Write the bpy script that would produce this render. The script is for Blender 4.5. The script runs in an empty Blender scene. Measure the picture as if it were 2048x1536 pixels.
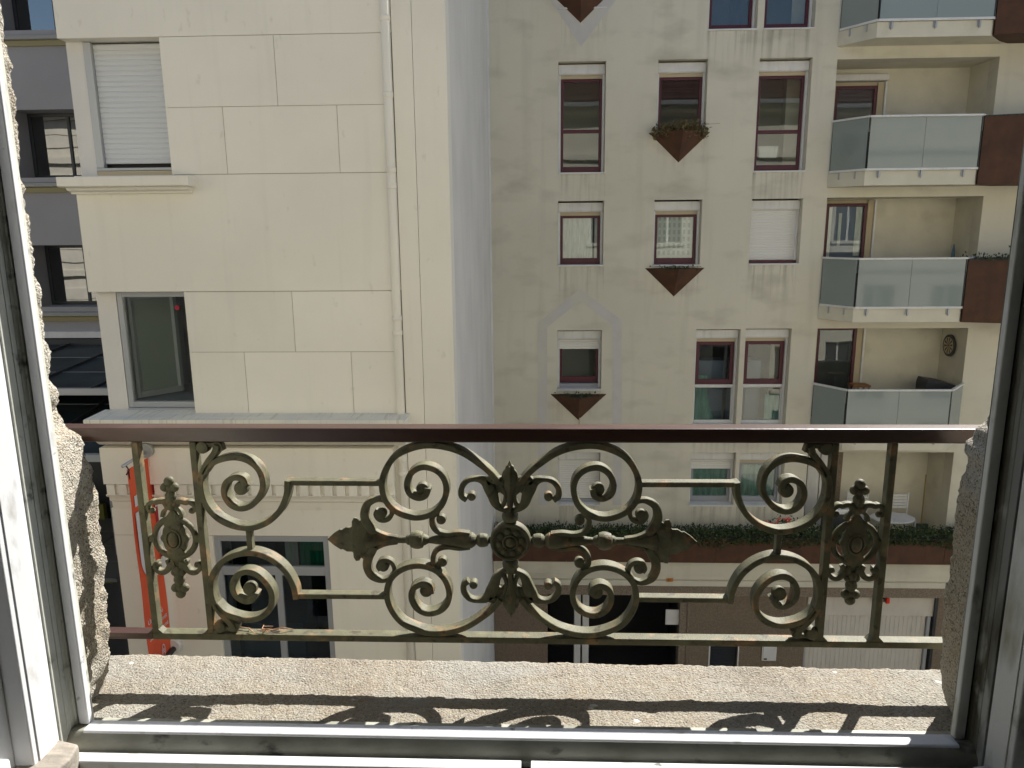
import bpy, bmesh, math, random
from mathutils import Vector, Matrix, noise
random.seed(7)
scene = bpy.context.scene
COL = scene.collection
CZ = 10.0                                  # height of the camera above the street

# ------------------------------------------------------------------ camera
YAW, PIT, ROL, FPX = 0.03928198, 0.2048919, -0.00887489, 1500.0
_f = Vector((-math.sin(YAW)*math.cos(PIT), math.cos(YAW)*math.cos(PIT), -math.sin(PIT)))
_r0 = Vector((math.cos(YAW), math.sin(YAW), 0)); _u0 = _r0.cross(_f)
_r = _r0*math.cos(ROL)+_u0*math.sin(ROL); _u = -_r0*math.sin(ROL)+_u0*math.cos(ROL)
cam = bpy.data.cameras.new("camera"); cam.lens = FPX/2048*36; cam.sensor_width = 36
cam.clip_start = 0.05; cam.clip_end = 500
camo = bpy.data.objects.new("camera", cam); COL.objects.link(camo)
M = Matrix((( _r.x, _u.x, -_f.x, 0), (_r.y, _u.y, -_f.y, 0), (_r.z, _u.z, -_f.z, CZ), (0, 0, 0, 1)))
camo.matrix_world = M
scene.camera = camo

# ------------------------------------------------------------------ light
SUN = Vector((0.596, 0.845, 1.0)).normalized()
w = bpy.data.worlds.new("World"); scene.world = w; w.use_nodes = True
wn = w.node_tree.nodes; wl = w.node_tree.links
sky = wn.new("ShaderNodeTexSky"); sky.sky_type = 'NISHITA'; sky.sun_disc = False
sky.sun_elevation = math.asin(SUN.z); sky.sun_rotation = math.atan2(SUN.x, SUN.y)
bg = wn["Background"]; bg.inputs[1].default_value = 0.08
wl.new(sky.outputs[0], bg.inputs[0])
sl = bpy.data.lights.new("sun", 'SUN'); sl.energy = 5.0; sl.angle = math.radians(0.5); sl.color = (1, .965, .905)
so = bpy.data.objects.new("sun", sl); COL.objects.link(so)
so.rotation_euler = SUN.to_track_quat('Z', 'Y').to_euler()
scene.view_settings.view_transform = 'Standard'; scene.view_settings.look = 'None'
scene.view_settings.gamma = 1; scene.view_settings.exposure = 1.0
scene.view_settings.use_curve_mapping = False

# ------------------------------------------------------------------ helpers
def at(x, y, Y):
    """point of the photograph on the vertical plane at distance Y (world coordinates)"""
    d = _f+_r*((x-1024)/FPX)+_u*((768-y)/FPX)
    p = d*(Y/d.y); return Vector((p.x, Y, p.z+CZ))

class MB:
    def __init__(s): s.v = []; s.f = []
    def add(s, vs, fs):
        n = len(s.v); s.v += [Vector(v) for v in vs]; s.f += [tuple(i+n for i in f) for f in fs]; return s
    def box(s, x0, x1, y0, y1, z0, z1):
        return s.add([(x0,y0,z0),(x1,y0,z0),(x1,y1,z0),(x0,y1,z0),(x0,y0,z1),(x1,y0,z1),(x1,y1,z1),(x0,y1,z1)],
                     [(0,3,2,1),(4,5,6,7),(0,1,5,4),(1,2,6,5),(2,3,7,6),(3,0,4,7)])
    def quad(s, a, b, c, d): return s.add([a, b, c, d], [(0,1,2,3)])
    def extr(s, poly, axis, a, b):
        """poly: 2D outline; axis X: poly is (y,z); axis Y: (x,z); axis Z: (x,y)"""
        def m(p, t): return (t, p[0], p[1]) if axis == 'X' else ((p[0], t, p[1]) if axis == 'Y' else (p[0], p[1], t))
        n = len(poly); vs = [m(p, a) for p in poly]+[m(p, b) for p in poly]
        fs = [(i, (i+1) % n, n+(i+1) % n, n+i) for i in range(n)]+[tuple(range(n))[::-1], tuple(range(n, 2*n))]
        return s.add(vs, fs)
    def tube(s, pts, r, n=8):
        pts = [Vector(p) for p in pts]; vs = []; fs = []
        rr = r if isinstance(r, (list, tuple)) else [r]*len(pts)
        for i, p in enumerate(pts):
            t = (pts[min(i+1, len(pts)-1)]-pts[max(i-1, 0)]).normalized()
            a = t.cross(Vector((0, 1, 0) if abs(t.y) < .9 else (1, 0, 0))).normalized(); b = t.cross(a)
            for k in range(n):
                g = 2*math.pi*k/n; vs.append(p+(a*math.cos(g)+b*math.sin(g))*rr[i])
        for i in range(len(pts)-1):
            for k in range(n): fs.append((i*n+k, i*n+(k+1) % n, (i+1)*n+(k+1) % n, (i+1)*n+k))
        fs += [tuple(range(n))[::-1], tuple(range((len(pts)-1)*n, len(pts)*n))]
        return s.add(vs, fs)
    def ball(s, c, rx, ry, rz, n=12, m=8):
        vs = [(c[0], c[1], c[2]-rz)]; fs = []
        for j in range(1, m):
            a = -math.pi/2+math.pi*j/m
            for k in range(n):
                g = 2*math.pi*k/n; vs.append((c[0]+rx*math.cos(a)*math.cos(g), c[1]+ry*math.cos(a)*math.sin(g), c[2]+rz*math.sin(a)))
        vs.append((c[0], c[1], c[2]+rz))
        for k in range(n): fs.append((0, 1+(k+1) % n, 1+k))
        for j in range(m-2):
            for k in range(n): fs.append((1+j*n+k, 1+j*n+(k+1) % n, 1+(j+1)*n+(k+1) % n, 1+(j+1)*n+k))
        e = len(vs)-1
        for k in range(n): fs.append((e, 1+(m-2)*n+k, 1+(m-2)*n+(k+1) % n))
        return s.add(vs, fs)
    def disc_y(s, x, z, r, y0, y1, n=24): # flat disc facing Y
        return s.extr([(x+r*math.cos(2*math.pi*k/n), z+r*math.sin(2*math.pi*k/n)) for k in range(n)], 'Y', y0, y1)

WL = {}
def empty(name, label, cat, loc, group=None, kind=None):
    o = bpy.data.objects.new(name, None); COL.objects.link(o); o.location = loc; o.empty_display_size = .1
    o['label'] = label; o['category'] = cat
    if group: o['group'] = group
    if kind: o['kind'] = kind
    WL[o.name] = Vector(loc); return o
def mesh_of(mb, name, mat, smooth=False):
    lo = Vector((min(v.x for v in mb.v), min(v.y for v in mb.v), min(v.z for v in mb.v)))
    hi = Vector((max(v.x for v in mb.v), max(v.y for v in mb.v), max(v.z for v in mb.v)))
    c = (lo+hi)/2
    me = bpy.data.meshes.new(name); me.from_pydata([v-c for v in mb.v], [], mb.f); me.update()
    bm = bmesh.new(); bm.from_mesh(me); bmesh.ops.recalc_face_normals(bm, faces=bm.faces); bm.to_mesh(me); bm.free()
    if smooth: me.shade_smooth()
    if mat: me.materials.append(mat)
    return me, c
def inst(name, me, loc, parent=None, rot=None):
    o = bpy.data.objects.new(name, me); COL.objects.link(o)
    base = WL[parent.name] if parent else Vector((0, 0, 0))
    o.location = Vector(loc)-base
    if rot: o.rotation_euler = rot
    if parent: o.parent = parent
    WL[o.name] = Vector(loc); return o
def part(name, mb, mat, parent=None, smooth=False, bevel=0, label=None, kind=None, seg=2, keep=False):
    me, c = mesh_of(mb, name, mat, smooth)
    o = inst(name, me, c, parent)
    if bevel:
        b = o.modifiers.new("bevel", 'BEVEL'); b.width = bevel; b.segments = seg; b.limit_method = 'ANGLE'; b.angle_limit = math.radians(35)
        me.shade_smooth(); o.modifiers.new("wn", 'WEIGHTED_NORMAL')
    if label: o['label'] = label
    if kind: o['kind'] = kind
    return o
def solo(name, mb, mat, label, cat, group=None, kind=None, **k):
    o = part(name, mb, mat, None, **k); o['label'] = label
    if cat: o['category'] = cat
    if group: o['group'] = group
    if kind: o['kind'] = kind
    return o
def autosmooth(o, ang=40):
    o.data.shade_smooth()
    try: o.data.set_sharp_from_angle(angle=math.radians(ang))
    except Exception: pass

# ------------------------------------------------------------------ materials
def mat(name, col, rough=.8, metal=0, var=.0, scale=5, bump=0, bscale=60, spec=.5, col2=None, stretch=None, detail=6, thr=(.35, .65)):
    m = bpy.data.materials.new(name); m.use_nodes = True
    nt = m.node_tree; b = nt.nodes["Principled BSDF"]
    b.inputs['Roughness'].default_value = rough; b.inputs['Metallic'].default_value = metal
    b.inputs['Specular IOR Level'].default_value = spec
    b.inputs['Base Color'].default_value = (*col, 1)
    tc = nt.nodes.new("ShaderNodeNewGeometry")
    vec = tc.outputs['Position']
    if stretch:
        mp = nt.nodes.new("ShaderNodeMapping"); mp.inputs['Scale'].default_value = stretch
        nt.links.new(vec, mp.inputs[0]); vec2 = mp.outputs[0]
    else: vec2 = vec
    if var or col2:
        n = nt.nodes.new("ShaderNodeTexNoise"); n.inputs['Scale'].default_value = scale; n.inputs['Detail'].default_value = detail
        nt.links.new(vec2, n.inputs['Vector'])
        r = nt.nodes.new("ShaderNodeValToRGB")
        c2 = col2 if col2 else tuple(c*(1-var) for c in col)
        c1 = col if col2 else tuple(min(1, c*(1+var)) for c in col)
        r.color_ramp.elements[0].position = thr[0]; r.color_ramp.elements[0].color = (*c2, 1)
        r.color_ramp.elements[1].position = thr[1]; r.color_ramp.elements[1].color = (*c1, 1)
        nt.links.new(n.outputs[0], r.inputs[0]); nt.links.new(r.outputs[0], b.inputs['Base Color'])
        m['_out'] = r.name
    if bump:
        n2 = nt.nodes.new("ShaderNodeTexNoise"); n2.inputs['Scale'].default_value = bscale; n2.inputs['Detail'].default_value = 4
        nt.links.new(vec, n2.inputs['Vector'])
        bp = nt.nodes.new("ShaderNodeBump"); bp.inputs['Strength'].default_value = 1; bp.inputs['Distance'].default_value = bump
        nt.links.new(n2.outputs[0], bp.inputs['Height']); nt.links.new(bp.outputs[0], b.inputs['Normal'])
    return m
def layer(m, col, scale, thr, stretch=(1, 1, 1), detail=5, amount=1.0, offset=(0, 0, 0), rough=None):
    """mixes one more noise-shaped patch of dirt, wear or growth over a material's colour"""
    nt = m.node_tree; b = nt.nodes["Principled BSDF"]
    g = nt.nodes.new("ShaderNodeNewGeometry"); mp = nt.nodes.new("ShaderNodeMapping")
    mp.inputs['Scale'].default_value = stretch; mp.inputs['Location'].default_value = offset
    nt.links.new(g.outputs['Position'], mp.inputs[0])
    n = nt.nodes.new("ShaderNodeTexNoise"); n.inputs['Scale'].default_value = scale; n.inputs['Detail'].default_value = detail
    nt.links.new(mp.outputs[0], n.inputs['Vector'])
    mr = nt.nodes.new("ShaderNodeMapRange"); mr.inputs[1].default_value = thr[0]; mr.inputs[2].default_value = thr[1]; mr.inputs[4].default_value = amount
    nt.links.new(n.outputs[0], mr.inputs[0])
    mx = nt.nodes.new("ShaderNodeMix"); mx.data_type = 'RGBA'; mx.inputs[7].default_value = (*col, 1)
    nt.links.new(mr.outputs[0], mx.inputs[0])
    if b.inputs['Base Color'].links: nt.links.new(b.inputs['Base Color'].links[0].from_socket, mx.inputs[6])
    else: mx.inputs[6].default_value = b.inputs['Base Color'].default_value
    nt.links.new(mx.outputs[2], b.inputs['Base Color'])
    return m
def glass(name, tint=(.8, .85, .83), dark=.15, ior=1.7, wav=.0):
    m = bpy.data.materials.new(name); m.use_nodes = True; nt = m.node_tree; nt.nodes.clear()
    o = nt.nodes.new("ShaderNodeOutputMaterial"); t = nt.nodes.new("ShaderNodeBsdfTransparent"); t.inputs[0].default_value = (*tint, 1)
    gl = nt.nodes.new("ShaderNodeBsdfGlossy"); gl.inputs['Roughness'].default_value = .01; gl.inputs[0].default_value = (1, 1, 1, 1)
    fr = nt.nodes.new("ShaderNodeFresnel"); fr.inputs[0].default_value = ior
    mx = nt.nodes.new("ShaderNodeMixShader")
    nt.links.new(fr.outputs[0], mx.inputs[0]); nt.links.new(t.outputs[0], mx.inputs[1]); nt.links.new(gl.outputs[0], mx.inputs[2])
    if wav:
        g = nt.nodes.new("ShaderNodeNewGeometry"); n = nt.nodes.new("ShaderNodeTexNoise"); n.inputs['Scale'].default_value = 1.3; n.inputs['Detail'].default_value = 1
        bp = nt.nodes.new("ShaderNodeBump"); bp.inputs['Distance'].default_value = wav
        nt.links.new(g.outputs['Position'], n.inputs['Vector']); nt.links.new(n.outputs[0], bp.inputs['Height'])
        nt.links.new(bp.outputs[0], gl.inputs['Normal']); nt.links.new(bp.outputs[0], fr.inputs['Normal'])
    nt.links.new(mx.outputs[0], o.inputs[0]); return m

m_cream = mat("cream_render", (.81, .768, .664), .9, var=.03, scale=.8, bump=.0015, bscale=220)
layer(m_cream, (.66, .63, .53), 1.1, (.55, .8), (1, 1, .5), amount=.35)
layer(m_cream, (.60, .57, .47), 3.5, (.56, .8), (2.5, 1, .12), 6, .22, (2, 4, 1))
layer(m_cream, (.50, .45, .36), 9, (.66, .74), (1, 1, .6), 6, .25, (5, 1, 1))
m_shadegrey = mat("shade_greyed_render", (.68, .65, .60), .9, var=.05, scale=.9, bump=.003, bscale=160)  # cream render made greyer, so the shade is in its colour
layer(m_shadegrey, (.52, .50, .46), 2.0, (.52, .8), (1, 1, .3), 6, .4)
_nt = m_cream.node_tree; _pb = _nt.nodes["Principled BSDF"]; _src = _pb.inputs['Base Color'].links[0].from_socket
_oi = _nt.nodes.new("ShaderNodeObjectInfo"); _mr = _nt.nodes.new("ShaderNodeMapRange"); _mr.inputs[3].default_value = .955; _mr.inputs[4].default_value = 1.02
_hs = _nt.nodes.new("ShaderNodeHueSaturation"); _nt.links.new(_oi.outputs['Random'], _mr.inputs[0]); _nt.links.new(_mr.outputs[0], _hs.inputs['Value'])
_nt.links.new(_src, _hs.inputs['Color']); _nt.links.new(_hs.outputs[0], _pb.inputs['Base Color'])
m_rwall = mat("stained_render", (.65, .61, .49), .92, var=.05, scale=.55, bump=.003, bscale=90)
layer(m_rwall, (.42, .385, .30), 1.0, (.52, .72), (1, 1, 2.2), 7, .6)
layer(m_rwall, (.40, .37, .28), 3.2, (.53, .78), (1.3, 1, .10), 6, .32, (3, 0, 1))
layer(m_rwall, (.70, .65, .50), .5, (.5, .7), (1, 1, .4), 4, .5, (9, 0, 4))
m_soff = mat("slab_render", (.67, .63, .50), .9, var=.06, scale=2, bump=.002, bscale=80)
layer(m_soff, (.36, .31, .2), 1.7, (.58, .8), (1, 1, 1), 6, .5)
m_paint = mat("faded_blue_paint", (.57, .55, .51), .9, var=.05, scale=3, bump=.001, bscale=100)
layer(m_paint, (.60, .565, .46), 2.5, (.48, .66), (1, 1, .4), 7, .7)
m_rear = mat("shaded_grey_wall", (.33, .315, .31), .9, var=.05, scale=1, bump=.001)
m_white = mat("white_plastic", (.70, .69, .66), .45, var=.05, scale=4)
layer(m_white, (.42, .41, .38), 5, (.56, .78), (3, 1, .4), 6, .4)
m_slat = mat("shutter_slat", (.60, .61, .61), .5)
m_slat2 = mat("white_shutter_slat", (.74, .72, .66), .5)
m_alu = mat("aluminium", (.42, .43, .44), .4, metal=.3)
m_beige = mat("beige_trim", (.52, .43, .28), .7)
m_maroon = mat("maroon_frame", (.085, .009, .02), .45)
layer(m_maroon, (.06, .014, .02), 9, (.5, .7), amount=.5)
m_glass = glass("window_glass", (.93, .96, .95), ior=1.6, wav=.0012)
m_mirr = glass("coated_glass", (.25, .28, .30), ior=2.9, wav=.002)
m_glassd = glass("dark_glass", (.62, .67, .68), ior=1.6, wav=.002)
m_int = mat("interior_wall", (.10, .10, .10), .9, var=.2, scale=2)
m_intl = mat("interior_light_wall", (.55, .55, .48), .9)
m_rust = mat("rusted_steel", (.080, .033, .014), .75, var=.15, scale=4, bump=.001, bscale=60)
layer(m_rust, (.045, .02, .012), 2.5, (.5, .75), (2, 1, .4), 6, .6)
layer(m_rust, (.14, .055, .02), 5, (.55, .8), (1, 1, 1), 6, .5)
m_soil = mat("soil", (.05, .045, .035), .95, var=.4, scale=30, bump=.01, bscale=30)
m_frost = bpy.data.materials.new("frosted_glass"); m_frost.use_nodes = True
_b = m_frost.node_tree.nodes["Principled BSDF"]; _b.inputs['Base Color'].default_value = (.31, .355, .33, 1); _b.inputs['Roughness'].default_value = .06
_b.inputs['Alpha'].default_value = .80; _b.inputs['IOR'].default_value = 1.6
m_black = mat("black_rubber", (.012, .012, .014), .6)
m_dark = mat("dark_metal", (.035, .037, .04), .5)
m_curt = mat("net_curtain", (.75, .75, .70), .9, var=.12, scale=14, stretch=(3, 1, .3))
m_teal = mat("teal_curtain", (.16, .30, .27), .9, var=.2, scale=6, stretch=(3, 1, .5))
m_grncurt = mat("green_curtain", (.015, .33, .17), .8, var=.25, scale=12, stretch=(5, 1, .2))
m_bluei = mat("blue_grey_interior", (.18, .22, .30), .8)
m_asph = mat("asphalt", (.10, .098, .095), .9, var=.2, scale=6, bump=.004)
m_pave = mat("paving", (.30, .28, .25), .9, var=.1, scale=3, bump=.002)
m_rough = mat("brown_roughcast", (.215, .165, .115), .95, var=.12, scale=25, bump=.02, bscale=45)
m_rough2 = mat("brown_roughcast_band", (.25, .20, .145), .95, var=.25, scale=40, bump=.02, bscale=60)
m_garage = mat("garage_paint", (.60, .555, .48), .7, var=.04, scale=3)
layer(m_garage, (.40, .36, .30), 4, (.58, .75), (3, 1, .5), 6, .4)
m_orange = mat("orange_cloth", (.72, .10, .035), .75, var=.06, scale=3)
m_crim = mat("crimson_cloth", (.38, .015, .04), .75)
m_wprint = mat("white_print", (.62, .62, .64), .7)
m_steel = mat("brushed_steel", (.45, .45, .44), .4, metal=.7)
m_red = mat("red_plastic", (.7, .03, .01), .4)
m_yel = mat("orange_plate", (.55, .20, .02), .6)
m_wood = mat("weathered_wood", (.28, .25, .21), .85, var=.25, scale=30, stretch=(1, 4, 4), bump=.001, bscale=150)
m_leafd = mat("ivy_leaf", (.018, .035, .010), .6, col2=(.055, .085, .02), scale=8)
m_leafb = mat("autumn_leaf", (.17, .10, .045), .7, col2=(.09, .10, .03), scale=20)
m_leafg = mat("green_leaf", (.05, .10, .025), .6, col2=(.02, .05, .012), scale=20)
m_petal = mat("red_petal", (.65, .035, .03), .6, col2=(.7, .18, .12), scale=30)

# near materials
m_frame = mat("window_frame_paint", (.70, .71, .72), .38, bump=.00015, bscale=260)
layer(m_frame, (.30, .29, .25), 38, (.60, .74), (1, 1, .5), 8, .65)
layer(m_frame, (.07, .07, .05), 55, (.685, .76), (1, 1, 1), 8, .9, (2, 3, 1))
m_frameg = mat("grimy_frame_paint", (.52, .53, .47), .55, bump=.0003, bscale=200)
layer(m_frameg, (.26, .26, .19), 26, (.52, .75), (.6, 1, 1), 8, .65)
layer(m_frameg, (.03, .03, .022), 45, (.6, .72), (.5, 1, 1), 8, .9, (5, 1, 1))
m_brail = mat("dirty_bottom_rail_paint", (.36, .36, .30), .6, bump=.0004, bscale=200)
layer(m_brail, (.10, .095, .06), 20, (.42, .68), (.5, 1, 1), 8, .8)
layer(m_brail, (.02, .02, .015), 45, (.60, .70), (.5, 1, 1), 8, .9, (5, 1, 1))
m_moss = mat("mouldy_frame_paint", (.62, .63, .60), .6, bump=.0006, bscale=160)
layer(m_moss, (.24, .22, .13), 30, (.50, .72), (1, 1, .35), 8, .8)
layer(m_moss, (.04, .045, .03), 24, (.60, .70), (1, 1, .5), 8, .9, (4, 2, 2))
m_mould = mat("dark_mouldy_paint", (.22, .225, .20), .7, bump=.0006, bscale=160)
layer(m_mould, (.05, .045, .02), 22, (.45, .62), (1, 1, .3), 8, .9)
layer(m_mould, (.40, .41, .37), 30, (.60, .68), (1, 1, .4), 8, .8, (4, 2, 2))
m_iron = mat("old_green_iron_paint", (.118, .113, .066), .60, var=.15, scale=60, bump=.0007, bscale=420, spec=.4)
layer(m_iron, (.36, .20, .09), 40, (.56, .70), (1, 1, 1), 8, .6, (1, 2, 3))
layer(m_iron, (.05, .04, .028), 70, (.58, .66), (1, 1, 1), 8, .7, (7, 2, 3))
layer(m_iron, (.23, .225, .125), 18, (.55, .7), (1, 1, 1), 6, .5, (1, 8, 3))
m_rail = mat("brown_painted_handrail", (.055, .024, .016), .30, var=.12, scale=24, stretch=(.3, 2, 2), bump=.0003, bscale=300, spec=.9)
layer(m_rail, (.14, .075, .06), 40, (.55, .75), (.2, 1, 1), 8, .45)

def stone(name, base, warm, pit, grey, sc=1.0, bump=.006):
    m = mat(name, base, .95)
    layer(m, warm, 150*sc, (.45, .60), amount=.8, detail=3)
    layer(m, grey, 9, (.42, .68), amount=.6, detail=6, offset=(3, 3, 1))
    layer(m, tuple(c*.72 for c in warm), 5, (.50, .75), amount=.6, detail=6, offset=(7, 2, 1))
    layer(m, tuple(min(1, c*1.55) for c in base), 260*sc, (.56, .62), amount=.45, detail=2, offset=(8, 5, 2))
    layer(m, pit, 330*sc, (.57, .63), amount=.75, detail=2, offset=(1, 5, 2))
    nt = m.node_tree; b = nt.nodes["Principled BSDF"]
    g = nt.nodes.new("ShaderNodeNewGeometry"); n2 = nt.nodes.new("ShaderNodeTexNoise"); n2.inputs['Scale'].default_value = 360*sc; n2.inputs['Detail'].default_value = 3
    bp = nt.nodes.new("ShaderNodeBump"); bp.inputs['Distance'].default_value = bump
    nt.links.new(g.outputs['Position'], n2.inputs['Vector']); nt.links.new(n2.outputs[0], bp.inputs['Height']); nt.links.new(bp.outputs[0], b.inputs['Normal'])
    return m
m_sill = stone("sandstone_sill", (.305, .275, .22), (.27, .22, .16), (.11, .09, .07), (.30, .30, .275), 1, .0035)
m_jamb = stone("sandstone_jamb", (.47, .435, .365), (.38, .31, .22), (.08, .065, .045), (.52, .51, .46), 1.1, .006)
layer(m_sill, (.30, .29, .27), 12, (.52, .72), (.5, 1.6, 1), 8, .5, (4, 4, 0))
layer(m_sill, (.75, .74, .70), 22, (.70, .74), (1, 1.6, 1), 8, .8, (3.1, 2, 0))
m_own = mat("own_facade_stone", (.60, .57, .48), .9, var=.08, scale=2, bump=.004)
m_tile = mat("red_roof_tile", (.055, .022, .018), .85, var=.25, scale=12)
m_zinc = mat("zinc_gutter", (.30, .31, .33), .5)
m_room = mat("room_plaster", (.34, .33, .31), .9)
m_floor = mat("room_floor", (.05, .035, .025), .6, var=.2, scale=4)

# ------------------------------------------------------------------ structure: ground
st = MB().box(-60, 60, 2.6, 6.6, -.2, 0); solo("street", st, m_asph, "asphalt street between the facing buildings", None, kind='structure')
for nm, y0, y1 in (("pavement", .98, 2.6), ("pavement", 6.6, 9.4)):
    solo(nm, MB().box(-60, 60, y0, y1, -.2, .13), m_pave, "grey pavement with a kerb", None, kind='structure', bevel=.02)
solo("ground", MB().box(-120, 120, -60, 160, -.6, -.205), m_pave, "ground around the buildings", None, kind='structure')
solo("courtyard", MB().box(-40, -1, 9.42, 60, -.2, .06), m_asph, "dark courtyard paving left of the cream building", None, kind='structure')

# ------------------------------------------------------------------ wall with openings
def wall(name, parent, material, Y, X0, X1, Z0, Z1, holes, depth=.2, smooth=False, Yface=-1, label=None):
    """vertical wall facing -Y (or +Y) with rectangular openings, reveals included"""
    xs = sorted(set([X0, X1]+[h[0] for h in holes]+[h[1] for h in holes])); zs = sorted(set([Z0, Z1]+[h[2] for h in holes]+[h[3] for h in holes]))
    mb = MB()
    for i in range(len(xs)-1):
        for j in range(len(zs)-1):
            cx, cz = (xs[i]+xs[i+1])/2, (zs[j]+zs[j+1])/2
            if cx < X0 or cx > X1 or cz < Z0 or cz > Z1: continue
            if any(h[0] < cx < h[1] and h[2] < cz < h[3] for h in holes): continue
            mb.quad((xs[i], Y, zs[j]), (xs[i+1], Y, zs[j]), (xs[i+1], Y, zs[j+1]), (xs[i], Y, zs[j+1]))
    Yb = Y-Yface*depth
    for a, b, c, d in holes:
        mb.quad((a, Y, c), (a, Yb, c), (a, Yb, d), (a, Y, d)); mb.quad((b, Y, c), (b, Y, d), (b, Yb, d), (b, Yb, c))
        mb.quad((a, Y, c), (b, Y, c), (b, Yb, c), (a, Yb, c)); mb.quad((a, Y, d), (a, Yb, d), (b, Yb, d), (b, Y, d))
    me = bpy.data.meshes.new(name); me.from_pydata([v for v in mb.v], [], mb.f)
    bm = bmesh.new(); bm.from_mesh(me); bmesh.ops.remove_doubles(bm, verts=bm.verts, dist=1e-5); bm.to_mesh(me); bm.free()
    me.materials.append(material)
    o = inst(name, me, (0, 0, 0), parent)
    if label: o['label'] = label
    return o

def interior(parent, x0, x1, z0, z1, Y, d=1.2, m=None, pad=.25):
    mb = MB(); a, b, c, e, f, g = x0-pad, x1+pad, Y, Y+d, z0-pad, z1+pad
    mb.quad((a, e, f), (b, e, f), (b, e, g), (a, e, g)); mb.quad((a, c, f), (a, e, f), (a, e, g), (a, c, g)); mb.quad((b, c, f), (b, c, g), (b, e, g), (b, e, f))
    mb.quad((a, c, f), (b, c, f), (b, e, f), (a, e, f)); mb.quad((a, c, g), (a, e, g), (b, e, g), (b, c, g))
    return part("interior", mb, m or m_int, parent)
def wavy(x0, x1, z0, z1, Y, n=30, amp=.03, per=.12, flare=0):
    mb = MB(); vs = []; fs = []
    for i in range(n+1):
        for j in range(7):
            t = j/6; x = x0+(x1-x0)*i/n+flare*(1-t)**2*(i/n); z = z0+(z1-z0)*t
            vs.append((x, Y+amp*math.sin(2*math.pi*x/per+1.3*math.sin(3*x))*(1-.4*t), z))
    for i in range(n):
        for j in range(6): fs.append((i*7+j, (i+1)*7+j, (i+1)*7+j+1, i*7+j+1))
    n0 = len(vs); vs += [(v[0], v[1]+.004, v[2]) for v in vs]; fs += [tuple(n0+q for q in f) for f in fs]
    return mb.add(vs, fs)
_slat = {}
def slat_mesh(L, h, m, d=.008):
    k = (round(L, 3), round(h, 4), m.name)
    if k not in _slat:
        prof = [(-d*.15, 0), (-d*.8, h*.12), (-d, h*.45), (-d*.8, h*.78), (-d*.15, h*.9), (0, h*.9), (0, h), (d*.3, h), (d*.3, 0)]
        _slat[k] = mesh_of(MB().extr(prof, 'X', -L/2, L/2), "slat", m)
        autosm = _slat[k][0]
    return _slat[k][0]
def slats(parent, x0, x1, z0, z1, Y, h, m):
    n = max(1, round((z1-z0)/h)); h = (z1-z0)/n; me = slat_mesh(x1-x0, h, m)
    for i in range(n):
        inst("slat", me, ((x0+x1)/2, Y, z1-(i+.5)*h), parent)
def rails_frame(name, x0, x1, z0, z1, Y0, Y1, wd, m, parent, bot=None, mull=(), bevel=.004):
    """frame made of stiles and rails, butted, in one mesh"""
    b = bot or wd; mb = MB()
    mb.box(x0, x0+wd, Y0, Y1, z0, z1); mb.box(x1-wd, x1, Y0, Y1, z0, z1)
    mb.box(x0+wd, x1-wd, Y0, Y1, z0, z0+b); mb.box(x0+wd, x1-wd, Y0, Y1, z1-wd, z1)
    for zc, t in mull: mb.box(x0+wd, x1-wd, Y0+.002, Y1, zc-t/2, zc+t/2)
    return part(name, mb, m, parent, bevel=bevel, seg=1)

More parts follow.
